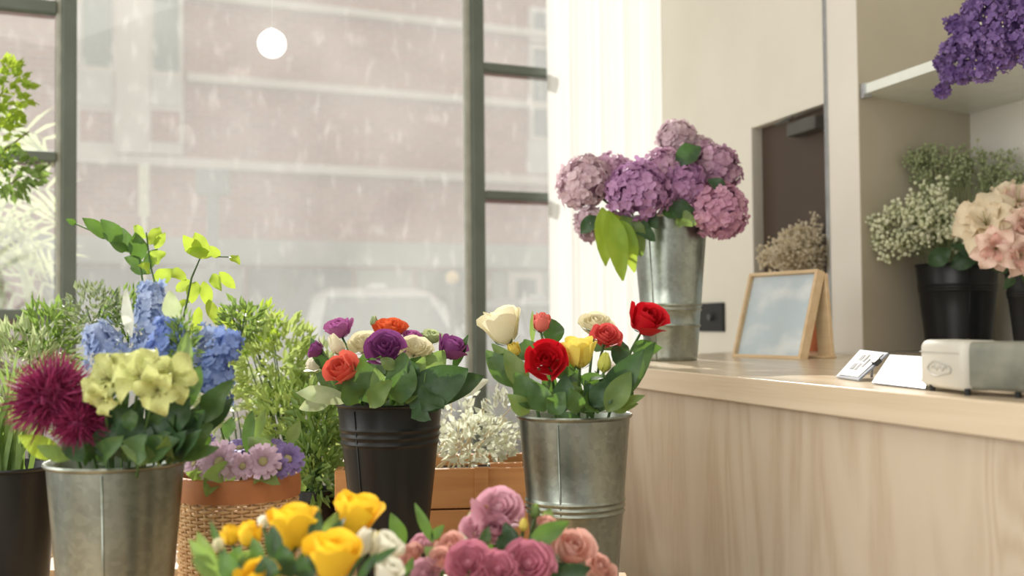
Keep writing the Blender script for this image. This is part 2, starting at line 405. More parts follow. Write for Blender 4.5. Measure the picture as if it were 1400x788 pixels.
# ------------------------------------------------------------------ mesh builder
class MB:
    def __init__(s):
        s.v, s.f = [], []
    def quad(s, a, b, c, d):
        n = len(s.v); s.v += [a, b, c, d]; s.f.append((n, n + 1, n + 2, n + 3))
    def box(s, a, b):
        (x0, y0, z0), (x1, y1, z1) = a, b
        n = len(s.v)
        s.v += [(x0, y0, z0), (x1, y0, z0), (x1, y1, z0), (x0, y1, z0), (x0, y0, z1), (x1, y0, z1), (x1, y1, z1), (x0, y1, z1)]
        s.f += [tuple(n + i for i in q) for q in ((0, 3, 2, 1), (4, 5, 6, 7), (0, 1, 5, 4), (1, 2, 6, 5), (2, 3, 7, 6), (3, 0, 4, 7))]
        return s
    def prism(s, pts, z0, z1):
        n, k = len(s.v), len(pts)
        s.v += [(p[0], p[1], z0) for p in pts] + [(p[0], p[1], z1) for p in pts]
        s.f.append(tuple(n + i for i in reversed(range(k))))
        s.f.append(tuple(n + k + i for i in range(k)))
        for i in range(k):
            j = (i + 1) % k
            s.f.append((n + i, n + j, n + k + j, n + k + i))
        return s
    def lathe(s, prof, seg=32, c=(0, 0, 0), closed=False):
        n, k = len(s.v), len(prof)
        for i in range(seg):
            a = 2 * PI * i / seg
            for r, z in prof:
                s.v.append((c[0] + r * math.cos(a), c[1] + r * math.sin(a), c[2] + z))
        for i in range(seg):
            j = (i + 1) % seg
            for q in range(k - 1):
                s.f.append((n + i * k + q, n + j * k + q, n + j * k + q + 1, n + i * k + q + 1))
            if closed:
                s.f.append((n + i * k + k - 1, n + j * k + k - 1, n + j * k, n + i * k))
        return s
    def tube(s, pts, r0, r1=None, seg=6, caps=True):
        r1 = r0 if r1 is None else r1
        pts = [Vector(p) for p in pts]
        n, k = len(s.v), len(pts)
        t0 = (pts[1] - pts[0]).normalized()
        side = t0.orthogonal().normalized()
        for i, p in enumerate(pts):
            t = (pts[min(i + 1, k - 1)] - pts[max(i - 1, 0)]).normalized()
            side = (side - t * side.dot(t)).normalized()
            b = t.cross(side)
            r = r0 + (r1 - r0) * i / (k - 1)
            for j in range(seg):
                a = 2 * PI * j / seg
                s.v.append(tuple(p + (side * math.cos(a) + b * math.sin(a)) * r))
        for i in range(k - 1):
            for j in range(seg):
                q = (j + 1) % seg
                s.f.append((n + i * seg + j, n + i * seg + q, n + (i + 1) * seg + q, n + (i + 1) * seg + j))
        if caps:
            s.f.append(tuple(n + j for j in reversed(range(seg))))
            s.f.append(tuple(n + (k - 1) * seg + j for j in range(seg)))
        return s
    def grid(s, fn, nu, nv):
        n = len(s.v)
        for i in range(nv + 1):
            for j in range(nu + 1):
                s.v.append(tuple(fn(j / nu, i / nv)))
        for i in range(nv):
            for j in range(nu):
                a = n + i * (nu + 1) + j
                s.f.append((a, a + 1, a + nu + 2, a + nu + 1))
        return s
    def ball(s, c, r, seg=8, rings=5, sx=1, sy=1, sz=1):
        n = len(s.v)
        for i in range(1, rings):
            p = PI * i / rings
            for j in range(seg):
                a = 2 * PI * j / seg
                s.v.append((c[0] + r * sx * math.sin(p) * math.cos(a), c[1] + r * sy * math.sin(p) * math.sin(a), c[2] - r * sz * math.cos(p)))
        b = len(s.v); s.v.append((c[0], c[1], c[2] - r * sz)); s.v.append((c[0], c[1], c[2] + r * sz))
        for j in range(seg):
            q = (j + 1) % seg
            s.f.append((b, n + q, n + j))
            s.f.append((b + 1, n + (rings - 2) * seg + j, n + (rings - 2) * seg + q))
            for i in range(rings - 2):
                s.f.append((n + i * seg + j, n + i * seg + q, n + (i + 1) * seg + q, n + (i + 1) * seg + j))
        return s
    def octa(s, c, r):
        n = len(s.v)
        for d in ((1, 0, 0), (0, 1, 0), (-1, 0, 0), (0, -1, 0), (0, 0, 1), (0, 0, -1)):
            s.v.append((c[0] + d[0] * r, c[1] + d[1] * r, c[2] + d[2] * r))
        for a, b in ((0, 1), (1, 2), (2, 3), (3, 0)):
            s.f.append((n + a, n + b, n + 4)); s.f.append((n + b, n + a, n + 5))
        return s
    def xf(s, m, start=0):
        for i in range(start, len(s.v)):
            s.v[i] = tuple(m @ Vector(s.v[i]))
        return s
    def mesh(s, name, m, smooth=False, auto=None):
        me = bpy.data.meshes.new(name)
        me.from_pydata([tuple(p) for p in s.v], [], s.f)
        me.materials.append(m)
        if smooth:
            me.polygons.foreach_set('use_smooth', [True] * len(me.polygons))
        me.update()
        if smooth and auto:
            me.set_sharp_from_angle(angle=math.radians(auto))
        return me
    def build(s, name, m, parent=None, smooth=False, auto=None, stuff=False, bevel=0):
        o = bpy.data.objects.new(name, s.mesh(name, m, smooth, auto))
        COL.objects.link(o)
        if parent is not None:
            o.parent = parent
        if stuff:
            o['kind'] = 'stuff'
        if bevel:
            b = o.modifiers.new('bevel', 'BEVEL'); b.width = bevel; b.segments = 2; b.limit_method = 'ANGLE'
            b.angle_limit = math.radians(40)
        return o

def tag(o, label=None, cat=None, group=None, kind=None):
    if label: o['label'] = label
    if cat: o['category'] = cat
    if group: o['group'] = group
    if kind: o['kind'] = kind
    return o

def empty(name, loc, label=None, cat=None, group=None, rz=0.0, kind=None):
    o = bpy.data.objects.new(name, None)
    COL.objects.link(o)
    o.location = loc
    o.rotation_euler = (0, 0, rz)
    o.empty_display_size = 0.05
    return tag(o, label, cat, group, kind)

def inst(name, me, parent, m4):
    o = bpy.data.objects.new(name, me)
    COL.objects.link(o)
    o.parent = parent
    o.matrix_local = m4
    return o

# ------------------------------------------------------------------ reference frames of the room
C1 = G(907, 506, 0.95)                       # front of the counter where its end starts to curve
CX = Vector((0.287, -0.958, 0)); CY = Vector((0.958, 0.287, 0))
CROT = math.atan2(CX.y, CX.x)
def cl(x, y, z=0.0):                          # counter frame -> world
    p = Vector((C1.x, C1.y, 0)) + CX * x + CY * y
    return Vector((p.x, p.y, z))
WALL_Y, BACK_Y, PIL_Y = 0.97, 1.47, 0.93

WP0 = Vector((0.0, 4.42, 0)); WD = Vector((1.603, 0.75, 0)).normalized(); WN = Vector((WD.y, -WD.x, 0))   # window line; WN faces the room
WROT = math.atan2(WD.y, WD.x)
def win(px, py):                              # pixel -> (s, z) on the window plane
    p = onplane(px, py, WP0, WN)
    return (p - WP0).dot(WD), p.z

# ------------------------------------------------------------------ setting: floor, ceiling, walls
MB().box((-4.0, -2.0, -0.1), (4.0, 7.2, 0.0)).build('floor', M['floor'])['kind'] = 'structure'
CEIL = 3.3
# ceiling follows the window line on its far side
far_l = WP0 + WD * -4.2; far_r = WP0 + WD * 3.2
MB().prism([(-4.0, -2.0), (4.0, -2.0), (far_r.x, far_r.y + 0.1), (far_l.x, far_l.y + 0.1)], CEIL, CEIL + 0.12).build('ceiling', M['wall'])['kind'] = 'structure'

# right wall with the door opening
def wallbox(x0, x1, z0, z1, mb):
    a, b = cl(x0, WALL_Y), cl(x1, WALL_Y); c, d = cl(x1, WALL_Y + 0.1), cl(x0, WALL_Y + 0.1)
    mb.prism([(a.x, a.y), (d.x, d.y), (c.x, c.y), (b.x, b.y)], z0, z1)
def wallx(px):                                # counter-frame x where the wall is seen at pixel column px
    p = onplane(px, 440, cl(0, WALL_Y), CY)
    return (p - Vector((C1.x, C1.y, 0))).dot(CX)
DX0, DX1 = wallx(1033), wallx(1131)
DTOP = 1.735
mb = MB()
wallbox(-2.14, DX0, 0, CEIL, mb)
wallbox(DX0, DX1 + 0.06, DTOP, CEIL, mb)
wr = mb.build('wall_right', M['wall'], smooth=False); wr['kind'] = 'structure'
# the door behind the counter
dr = empty('door_1', cl(DX0, WALL_Y + 0.035), None, None, rz=CROT, kind='structure')
DW = DX1 - DX0 + 0.06
MB().box((0, 0, 0), (DW, 0.04, DTOP)).build('door_panel', M['door'], dr, bevel=0.003)
MB().box((-0.016, -0.040, 0), (0.0, 0.0, DTOP + 0.004)).build('door_frame', M['cabinet'], dr)
d = empty('door_closer', cl(DX1 - 0.20, WALL_Y + 0.005, DTOP - 0.075), 'grey metal door closer at the top of the dark brown door', 'door closer', rz=CROT)
MB().box((0.0, -0.02, 0.0), (0.17, 0.03, 0.045)).build('body', M['closer'], d, bevel=0.006)
MB().tube([(0.03, -0.022, 0.05), (-0.05, -0.03, 0.052), (0.05, -0.025, 0.06)], 0.005, seg=6).build('arm', M['closer'], d)

# shelving cabinet: thick end panel, back panel, frosted shelf
cab = empty('shelving_cabinet', cl(-0.65, PIL_Y), 'cream built-in shelving cabinet with open niche behind the counter', 'cabinet', rz=CROT)
def cabl(x, y): return (x + 0.65, y - PIL_Y)
MB().prism([cabl(-0.805, PIL_Y), cabl(-0.65, PIL_Y), cabl(-0.834, BACK_Y), cabl(-0.99, BACK_Y)], 0, CEIL - 0.001).build('side_panel', M['cabinet'], cab)
MB().prism([cabl(-0.99, BACK_Y), cabl(2.4, BACK_Y), cabl(2.4, BACK_Y + 0.03), cabl(-0.99, BACK_Y + 0.03)], 0, CEIL - 0.001).build('back_panel', M['cabinet_back'], cab)
MB().prism([cabl(-0.6505, PIL_Y + 0.001), cabl(-0.6465, PIL_Y + 0.001), cabl(-0.8292, BACK_Y - 0.001), cabl(-0.8336, BACK_Y - 0.001)], 0.955, CEIL - 0.002).build('side_shade_sheet', M['side_shade'], cab)  # thin sheet added to carry the shaded tone of the side panel
sz = 1.712
MB().prism([cabl(-0.650, PIL_Y + 0.012), cabl(2.3, PIL_Y + 0.012), cabl(2.3, BACK_Y), cabl(-0.832, BACK_Y)], sz, sz + 0.028).build('shelf', M['shelf_glass'], cab)
MB().box(cabl(-0.652, PIL_Y + 0.005) + (sz - 0.012,), cabl(-0.625, PIL_Y + 0.03) + (sz + 0.03,)).build('shelf_bracket', M['chrome'], cab)
MB().box(cabl(-0.822, PIL_Y - 0.004) + (0.95,), cabl(-0.806, PIL_Y + 0.02) + (CEIL - 0.002,)).build('edge_trim', M['chrome'], cab)

# black switch plate on the wall
xa, xb = wallx(956), wallx(992)
pz = onplane(974, 434, cl(0, WALL_Y), CY).z
sp = empty('wall_switch', cl(xa, WALL_Y - 0.001, pz), 'black square switch plate with a small round knob on the cream wall', 'switch', rz=CROT)
hw = (xb - xa)
MB().box((0, -0.008, -0.055), (hw, 0.0, 0.055)).build('plate', M['plate'], sp, bevel=0.003)
k = MB().lathe([(0.0, 0.012), (0.012, 0.012), (0.014, 0.0)], 16)
k.xf(Matrix.Translation((hw * 0.55, -0.008, 0.0)) @ Matrix.Rotation(PI / 2, 4, 'X')).build('knob', M['knob_grey'], sp, smooth=True, auto=40)

# ------------------------------------------------------------------ window wall
wroot = empty('window_1', (WP0.x, WP0.y, 0), rz=WROT, kind='structure')
SILL = 0.42
def wbar(name, s0, s1, z0, z1, y0=-0.03, y1=0.03, m='frame_metal'):
    return MB().box((s0, y0, z0), (s1, y1, z1)).build(name, M[m], wroot, bevel=0.004)
sL0, sL1 = win(84, 300)[0], win(104, 300)[0]
sM0, sM1 = win(644, 300)[0], win(660, 300)[0]
sM00 = win(636, 300)[0]
sR = win(905, 300)[0]
sT = win(756, 300)[0]
sLL = -3.6
WTOP = 3.15
wbar('post', sL0, sL1, SILL, WTOP)
wbar('post', sM0, sM1, SILL, WTOP)
wbar('glazing_bead', sM00, sM0, SILL, WTOP, -0.012, 0.02, 'bead')
wbar('glazing_bead', sL0 - 0.018, sL0, SILL, WTOP, -0.012, 0.02, 'bead')
for py, t in ((9, 0.042), (214, 0.032), (430, 0.036)):
    z = win(50, py)[1]
    wbar('transom', sLL, sL0 - 0.018, z - t / 2, z + t / 2, -0.026, 0.026)
z3 = win(50, 9)[1]; zs = z3 - win(50, 214)[1]
for py, t in ((96, 0.032), (268, 0.032)):
    z = win(702, py)[1]
    wbar('transom', sM1, sT, z - t / 2, z + t / 2, -0.026, 0.026)
for a, b in ((sLL, sL0), (sL1, sM00), (sM1, sR)):
    MB().box((a, -0.003, SILL), (b, 0.003, WTOP)).build('pane', M['glass'], wroot)
wbar('sill', sLL, sR, SILL - 0.05, SILL, -0.05, 0.05)
wbar('head', sLL, sR, WTOP, WTOP + 0.05, -0.05, 0.05)
mb = MB()
for (a, b, z0, z1) in ((sLL - 0.6, sR + 0.02, 0, SILL - 0.05), (sLL - 0.6, sR + 0.02, WTOP + 0.05, CEIL)):
    mb.box((a, -0.08, z0), (b, 0.08, z1))
mb.box((sLL - 0.6, -0.08, SILL - 0.05), (sLL, 0.08, WTOP + 0.05))
ww = mb.build('wall_window', M['wall']); ww['kind'] = 'structure'; ww.location = (WP0.x, WP0.y, 0); ww.rotation_euler = (0, 0, WROT)

# white sheer curtain against the window, next to the cream wall
cs0, cs1 = win(744, 300)[0], win(913, 300)[0]
cur = empty('curtain', WP0 + WN * 0.10, 'tall white sheer curtain hanging between the window and the cream wall', 'curtain', rz=WROT)
def cfn(u, v):
    s = cs0 - 0.03 + (cs1 - cs0 + 0.01) * u
    return (s, 0.022 * math.sin(u * 31 + 0.6 * math.sin(u * 9)) + 0.008 * math.sin(u * 77), 0.02 + v * 3.2)
MB().grid(cfn, 110, 2).build('cloth', M['curtain'], cur, smooth=True)
MB().tube([(cs0 - 0.02, 0, 3.225), (cs1 + 0.0, 0, 3.225)], 0.012, seg=8).build('rod', M['chrome'], cur)

# white round globe hanging at the window
gp = U(372, 60, 3.2)
gl = empty('globe_pendant', (gp.x, gp.y, gp.z), 'small round white globe hanging on a fine cord before the window', 'lamp')
MB().ball((0, 0, 0), 20 * 3.2 / F, 20, 12).build('globe', M['white_globe'], gl, smooth=True)
MB().tube([(0, 0, 0.04), (0, 0, CEIL - gp.z)], 0.0007, seg=4).build('cord', M['shelf_glass'], gl)

# ------------------------------------------------------------------ counter
ctr = empty('counter', cl(0, 0), 'curved pale figured wood counter body under the worktop', 'counter', rz=CROT)
def outline(inset, xr, yb, R=0.8, ang=60):
    pts = [(xr, inset)]
    n = 18
    for i in range(n + 1):
        t = math.radians(ang) * i / n
        pts.append((-0.17 - (R - inset) * math.sin(t), R - (R - inset) * math.cos(t)))
    return pts
o1 = outline(0.025, 2.3, 1)
MB().prism(list(reversed(o1 + [(-1.22, WALL_Y - 0.002), (-0.80, WALL_Y - 0.002), (-0.6, WALL_Y - 0.05), (2.3, WALL_Y - 0.05)])), 0.0, 0.903).build('body', M['counter_wood'], ctr, smooth=True, auto=25)
top = empty('counter_worktop', cl(0, 0, 0.903), 'thick pale pine worktop with curved end on the counter', 'worktop', rz=CROT)
SLAB_T = 0.047
o2 = outline(0.0, 2.3, 1)
MB().prism(list(reversed(o2 + [(-1.24, WALL_Y - 0.002), (-0.81, WALL_Y - 0.002), (-0.81, PIL_Y - 0.005), (-0.646, PIL_Y - 0.005), (-0.825, BACK_Y - 0.004), (2.3, BACK_Y - 0.004)])), 0.0, 0.047).build('slab', M['slab_wood'], top, smooth=True, auto=25, bevel=0.003)
TOPZ = 0.9502

# ------------------------------------------------------------------ outdoors
MB().box((-30, 4.95, -0.12), (30, 40, -0.02)).build('ground', M['asphalt'])['kind'] = 'structure'
sw = MB().box((-6, 0.0, -0.02), (6, 2.6, 0.06)).build('pavement', M['pavement']); sw['kind'] = 'structure'
sw.location = WP0 + WD * 0 - WN * 0.12; sw.rotation_euler = (0, 0, WROT)

FP = U(640, 440, 17.0); FP.z = 0
FD = Vector((3250 / 1500, 1, 0)).normalized(); FN = Vector((FD.y, -FD.x, 0)); FROT = math.atan2(FD.y, FD.x)
fac = empty('apartment_building', (FP.x, FP.y, 0), 'red brick building across the street with pale stone courses', 'building', rz=FROT)
def fc(px, py):
    p = onplane(px, py, FP, FN)
    return (p - FP).dot(FD), p.z
MB().box((-16, 0, 0), (22, 4, 9.4)).build('wall', M['brick'], fac)
def fbox(name, m, x0, y0, x1, y1, t0, t1, parent=fac, yr=None):
    xm = (x0 + x1) / 2
    ym = (y0 + y1) / 2
    s0, s1 = fc(x0, ym)[0], fc(x1, ym)[0]
    za, zb = fc(xm, y1)[1], fc(xm, y0)[1]
    return MB().box((s0, -t1, za), (s1, -t0, zb)).build(name, M[m], parent)
for (px, py, h) in ((640, 37, 0.11), (640, 138, 0.11), (640, 243, 0.13)):
    z = fc(px, py)[1]
    MB().box((-16 if py > 200 else fc(255, 200)[0], -0.12, z - h / 2), (22, 0.0, z + h / 2)).build('string_course', M['stone'], fac)
# tall window bay at the street side
fbox('pilaster', 'stone', 157, -160, 202, 212, 0.0, 0.16)
for (a, b, yg) in ((104, 158, 92), (201, 249, 99)):
    fr = fbox('window', 'stone', a, -160, b, 212, 0.0, 0.10)
    fbox('pane', 'pane_out', a + 8, -150, b - 6, yg, 0.10, 0.115, fr)
    fbox('spandrel', 'panel_out', a + 5, yg + 8, b - 5, 146, 0.10, 0.13, fr)
    fbox('infill', 'brick', a + 5, 153, b - 5, 196, 0.10, 0.11, fr)
for (y0, y1) in ((70, 96), (112, 142), (150, 188), (20, 54)):
    fr = fbox('window', 'stone', 722, y0 - 6, 770, y1 + 6, 0.0, 0.08)
    fbox('pane', 'blue_grey', 727, y0, 764, y1, 0.08, 0.10, fr)
fbox('apron', 'panel_out', 720, 194, 772, 238, 0.0, 0.05)
zf = fc(500, 345)[1]
# ground floor: fascia, grey shutters, pale door
s0, s1 = fc(60, 340)[0], fc(900, 340)[0]
MB().box((-15, -0.25, zf - 0.22), (21, 0.0, zf + 0.14)).build('fascia', M['grey_fascia'], fac)
for (x0, x1, m) in ((60, 210, 'blue_grey'), (222, 330, 'grey_fascia'), (340, 478, 'blue_grey'), (486, 560, 'grey_fascia'), (570, 660, 'blue_grey'), (760, 900, 'blue_grey'), (670, 750, 'grey_fascia')):
    a, b = fc(x0, 400)[0], fc(x1, 400)[0]
    MB().box((a, -0.10, 0.1), (b, 0.0, zf - 0.26)).build('shopfront_panel', M[m], fac)
fbox('small_window', 'stone', 690, 372, 735, 425, 0.10, 0.18)
fbox('small_window_pane', 'blue_grey', 700, 382, 726, 420, 0.18, 0.20)

# street posts
def post(px, y0, y1, d, r, m, label, name):
    p = U(px, y0, d)
    e = empty(name, (p.x, p.y, 0), label, 'post')
    return e, p.z
e, z = post(291, 232, 0, 12.0, 0.06, 'post', 'thin grey street post with a square box against the brick wall', 'street_post')
MB().lathe([(0.0, 0.0), (0.07, 0.0), (0.07, z), (0.0, z)], 10).build('pole', M['post'], e)
MB().box((-0.17, -0.08, z - 0.28), (0.17, 0.08, z)).build('box', M['post'], e, bevel=0.01)
e, z = post(197, 226, 0, 11.0, 0.06, 'cream_post', 'cream street post with a pale narrow banner sign outside', 'sign_post')
MB().lathe([(0.0, 0.0), (0.03, 0.0), (0.03, z), (0.0, z)], 10).build('pole', M['cream_post'], e)
MB().box((-0.045, -0.03, z - 0.52), (0.045, 0.03, z)).build('banner', M['cream_post'], e)
e, z = post(618, 380, 0, 9.6, 0.04, 'post', 'slim street lamp with a round amber globe beside the parked car', 'street_lamp')
e['category'] = 'street lamp'
MB().lathe([(0.0, 0.0), (0.05, 0.0), (0.03, 0.3), (0.022, z - 0.05), (0.0, z - 0.05)], 10).build('pole', M['post'], e, smooth=True, auto=40)
MB().ball((0, 0, z), 0.06, 14, 8).build('globe', M['lamp_glow'], e, smooth=True)

# parked cars
def car(px, d, yaw, paint, label, sc=1.0):
    p = U(px, 440, d)
    e = empty('parked_car', (p.x, p.y, -0.02), label, 'car', rz=yaw)
    e.scale = (sc, sc, sc)
    # x: across, y: along (front faces -y), z: up
    secs = [(-2.05, 0.62, 0.40, 0.60), (-1.95, 0.76, 0.30, 0.78), (-1.2, 0.84, 0.25, 0.92), (-0.7, 0.86, 0.25, 0.97), (0.9, 0.86, 0.25, 0.98), (1.7, 0.83, 0.27, 0.95), (2.0, 0.72, 0.35, 0.85)]
    mb = MB()
    ring = []
    for (y, hw, zb, zt) in secs:
        n = len(mb.v)
        prof = [(-hw * .9, zb), (hw * .9, zb), (hw, zb + .12), (hw * 1.02, (zb + zt) / 2), (hw * .97, zt - .06), (hw * .88, zt), (-hw * .88, zt), (-hw * .97, zt - .06), (-hw * 1.02, (zb + zt) / 2), (-hw, zb + .12)]
        mb.v += [(x, y, z) for x, z in prof]; ring.append(n)
    k = 10
    for a, b in zip(ring, ring[1:]):
        for j in range(k):
            q = (j + 1) % k
            mb.f.append((a + j, a + q, b + q, b + j))
    mb.f.append(tuple(ring[0] + j for j in reversed(range(k)))); mb.f.append(tuple(ring[-1] + j for j in range(k)))
    mb.build('body', M[paint], e, smooth=True, auto=40)
    # cabin: rounded greenhouse
    mb = MB(); ring = []
    lev = [(0.94, 0.80, -0.95, 1.65), (1.10, 0.77, -0.72, 1.55), (1.28, 0.70, -0.46, 1.40), (1.40, 0.62, -0.22, 1.20), (1.46, 0.48, 0.0, 0.95)]
    for (z, hw, y0, y1) in lev:
        n = len(mb.v); c = 0.12
        mb.v += [(-hw + c, y0, z), (hw - c, y0, z), (hw, y0 + c, z), (hw, y1 - c, z), (hw - c, y1, z), (-hw + c, y1, z), (-hw, y1 - c, z), (-hw, y0 + c, z)]
        ring.append(n)
    for a, b in zip(ring, ring[1:]):
        for j in range(8):
            q = (j + 1) % 8
            mb.f.append((a + j, a + q, b + q, b + j))
    mb.f.append(tuple(ring[-1] + j for j in range(8)))
    mb.build('cabin', M[paint], e, smooth=True, auto=60)
    def L(z, y, hw):
        return hw, y, z
    def pl(name, pts, off):
        pts = [Vector(q) + Vector(off) for q in pts]
        b = MB(); b.v = [tuple(q) for q in pts]; b.f = [(0, 1, 2, 3)]
        o = b.build(name, M['car_glass'], e)
        s = o.modifiers.new('thick', 'SOLIDIFY'); s.thickness = 0.012
    pl('windscreen', [(-.66, -.93, .96), (.66, -.93, .96), (.54, -.34, 1.34), (-.54, -.34, 1.34)], (0, -.03, .012))
    pl('rear_window', [(.64, 1.63, .96), (-.64, 1.63, .96), (-.52, 1.32, 1.33), (.52, 1.32, 1.33)], (0, .03, .01))
    for s in (-1, 1):
        for (ya, yb, yc, yd) in ((-.66, .34, .34, -.30), (.44, 1.42, 1.22, .44)):
            pl('side_window', [(s * .802, ya, .97), (s * .802, yb, .97), (s * .695, yc, 1.31), (s * .695, yd, 1.31)], (s * .012, 0, .004))
        for y in (-1.3, 1.25):
            t = MB().lathe([(0.0, -.1), (.18, -.1), (.2, -.08), (.31, -.1), (.32, 0), (.31, .1), (.2, .08), (.18, .1), (0, .1)], 20)
            t.xf(Matrix.Translation((s * .78, y, .32)) @ Matrix.Rotation(PI / 2, 4, 'Y')).build('wheel', M['rubber'], e, smooth=True, auto=40)
        MB().ball((s * .58, -1.95, .66), .12, 10, 6, 1.2, .5, .7).build('headlight', M['chrome'], e, smooth=True)
        MB().ball((s * .92, -.62, 1.0), .09, 8, 6, 1, .6, .8).build('wing_mirror', M[paint], e, smooth=True)
    MB().box((-.66, -2.1, .36), (.66, -1.95, .5)).build('bumper', M['car_glass'], e, bevel=.03)
    MB().ball((0.05, .25, 1.47), .12, 10, 6, 1.2, 1.6, .45).build('roof_fin', M[paint], e, smooth=True)
car(512, 12.0, math.radians(14), 'car_paint', 'white parked car seen through the window behind the black bucket')
car(740, 14.5, math.radians(24), 'car_paint2', 'silver parked car partly hidden behind the window post and curtain', 0.95)

# ------------------------------------------------------------------ benches
BZ = 0.568
def bench(name, x0, x1, y0, y1, label, zt=BZ):
    e = empty(name, ((x0 + x1) / 2, (y0 + y1) / 2, 0), label, 'bench')
    hx, hy = (x1 - x0) / 2, (y1 - y0) / 2
    n = max(3, round((y1 - y0) / 0.16))
    wd = (y1 - y0) / n
    for i in range(n):
        MB().box((-hx, -hy + i * wd + 0.003, zt - 0.03), (hx, -hy + (i + 1) * wd - 0.003, zt)).build('plank', M['bench_wood'], e, bevel=0.002)
    MB().box((-hx + .02, -hy + .02, zt - .10), (hx - .02, -hy + .045, zt - .03)).build('apron', M['bench_wood'], e)
    MB().box((-hx + .02, hy - .045, zt - .10), (hx - .02, hy - .02, zt - .03)).build('apron', M['bench_wood'], e)
    for sx in (-1, 1):
        for sy in (-1, 1):
            a, b = sx * (hx - .03), sy * (hy - .03)
            MB().box((min(a, a - sx * .05), min(b, b - sy * .05), 0), (max(a, a - sx * .05), max(b, b - sy * .05), zt - .03)).build('leg', M['bench_wood'], e)
bench('display_bench', -1.15, 0.215, 1.05, 2.14, 'pale plank bench carrying the zinc and black flower buckets')
bench('plant_bench', -1.65, 0.10, 2.2, 2.95, 'pale plank bench behind the buckets carrying potted plants and crate')

# ------------------------------------------------------------------ buckets
def bucket(px, py, d, wpx, z0, taper, m, label, name='flower_bucket', ribs=(), fixed_r=None, loc=None, rimz=None, group=None, cat='bucket', lines=0.003):
    """px,py: middle of the rim in the picture; wpx: rim width in px; taper: bottom/top radius"""
    c = U(px, py, d)
    rr = wpx * d / F / 2
    H = c.z - z0
    e = empty(name, (c.x, c.y, z0), label, cat, group)
    rb = rr * taper
    prof = [(0.0, 0.004), (rb - 0.006, 0.004), (rb - 0.002, 0.0), (rb, 0.003)]
    zs = [0.012]
    for f in ribs:
        zz = H * (1 - f)
        zs += [zz - 0.006, zz - 0.003, zz, zz + 0.003, zz + 0.006]
    zs = sorted(zs + [H * 0.25, H * 0.5, H * 0.75, H - 0.006])
    ribz = [H * (1 - f) for f in ribs]
    for zz in zs:
        r = rb + (rr - rb) * zz / H
        bump = sum(max(0.0, 1 - abs(zz - q) / 0.005) for q in ribz) * lines
        prof.append((r + bump, zz))
    # rolled rim then inside
    prof += [(rr + 0.003, H - 0.004), (rr + 0.0045, H - 0.001), (rr + 0.003, H + 0.002), (rr, H + 0.001)]
    prof += [(rr - 0.003, H - 0.004), (rb + (rr - rb) * 0.3 - 0.003, H * 0.3), (rb - 0.004, 0.007), (0.0, 0.007)]
    MB().lathe(prof, 56).build('body', M[m], e, smooth=True, auto=50)
    # vertical seam
    ang = RND.uniform(-2.4, -0.9)
    pts = [((rb + (rr - rb) * t + 0.0005) * math.cos(ang), (rb + (rr - rb) * t + 0.0005) * math.sin(ang)) for t in (0.02, 0.97)]
    MB().tube([(pts[0][0], pts[0][1], H * .02), (pts[1][0], pts[1][1], H * .97)], 0.0016, seg=5).build('seam', M[m], e, smooth=True)
    MB().lathe([(0.0, 0.0), (rb + (rr - rb) * .55 - .004, 0.0)], 24, (0, 0, H * .55)).build('water', M['soil'] if m != 'zinc' else M['soil'], e)
    return dict(c=Vector((c.x, c.y, 0)), z0=z0, z1=c.z, rr=rr, rb=rb, e=e, d=d)

B_mid = bucket(785, 567, 1.9, 152, BZ, 0.72, 'zinc', 'zinc bucket holding red and yellow roses beside the counter', ribs=(.445, .475, .505))
B_blk = bucket(533, 551, 2.1, 143, BZ, 0.62, 'black_pot', 'tall black bucket holding purple coral and cream roses', ribs=(.14, .18, .22))
B_left = bucket(159, 631, 1.6, 180, BZ, 0.74, 'zinc', 'zinc bucket holding blue delphiniums, lilies and magenta blooms', ribs=(.75, .78))
B_hyd = bucket(915, 297, 2.86, 103, TOPZ, 0.68, 'zinc', 'tall zinc bucket of hydrangeas standing on the worktop', ribs=(.62, .65, .76))
B_yel = bucket(398, 830, 1.3, 190, BZ, 0.8, 'black_pot', 'low black bucket holding the yellow roses at the bench front', cat='bucket')
B_pink = bucket(688, 822, 1.45, 190, BZ, 0.8, 'black_pot', 'low black bucket holding the dusty pink roses at the bench front', cat='bucket')
B_dark = bucket(8, 637, 1.95, 134, BZ, 0.8, 'black_pot', 'wide black pot of grassy plants beside the zinc bucket', name='plant_pot', cat='pot')
B_gyp = bucket(1308, 362, 3.25, 106, TOPZ, 0.78, 'black_pot', 'black bucket of baby\'s breath in the cabinet niche', ribs=(.24, .27, .30))
B_pea = bucket(1433, 371, 2.95, 110, TOPZ, 0.78, 'black_pot', 'black bucket of peach blooms beside the baby\'s breath', ribs=(.24, .27, .30))

for B_, g_ in ((B_mid, 'roses in the counter-side zinc bucket'), (B_blk, 'roses in the tall black bucket'), (B_left, 'flowers in the front zinc bucket'),
               (B_hyd, 'hydrangeas in the tall zinc bucket'), (B_yel, 'yellow bunch at the bench front'), (B_pink, 'dusty pink bunch at the bench front'), (B_pea, 'peach blooms in the niche')):
    B_['group'] = g_
for B_ in (B_mid, B_left, B_hyd):
    B_['e']['group'] = 'zinc flower buckets'
for B_ in (B_blk, B_yel, B_pink, B_gyp, B_pea):
    B_['e']['group'] = 'black flower buckets'

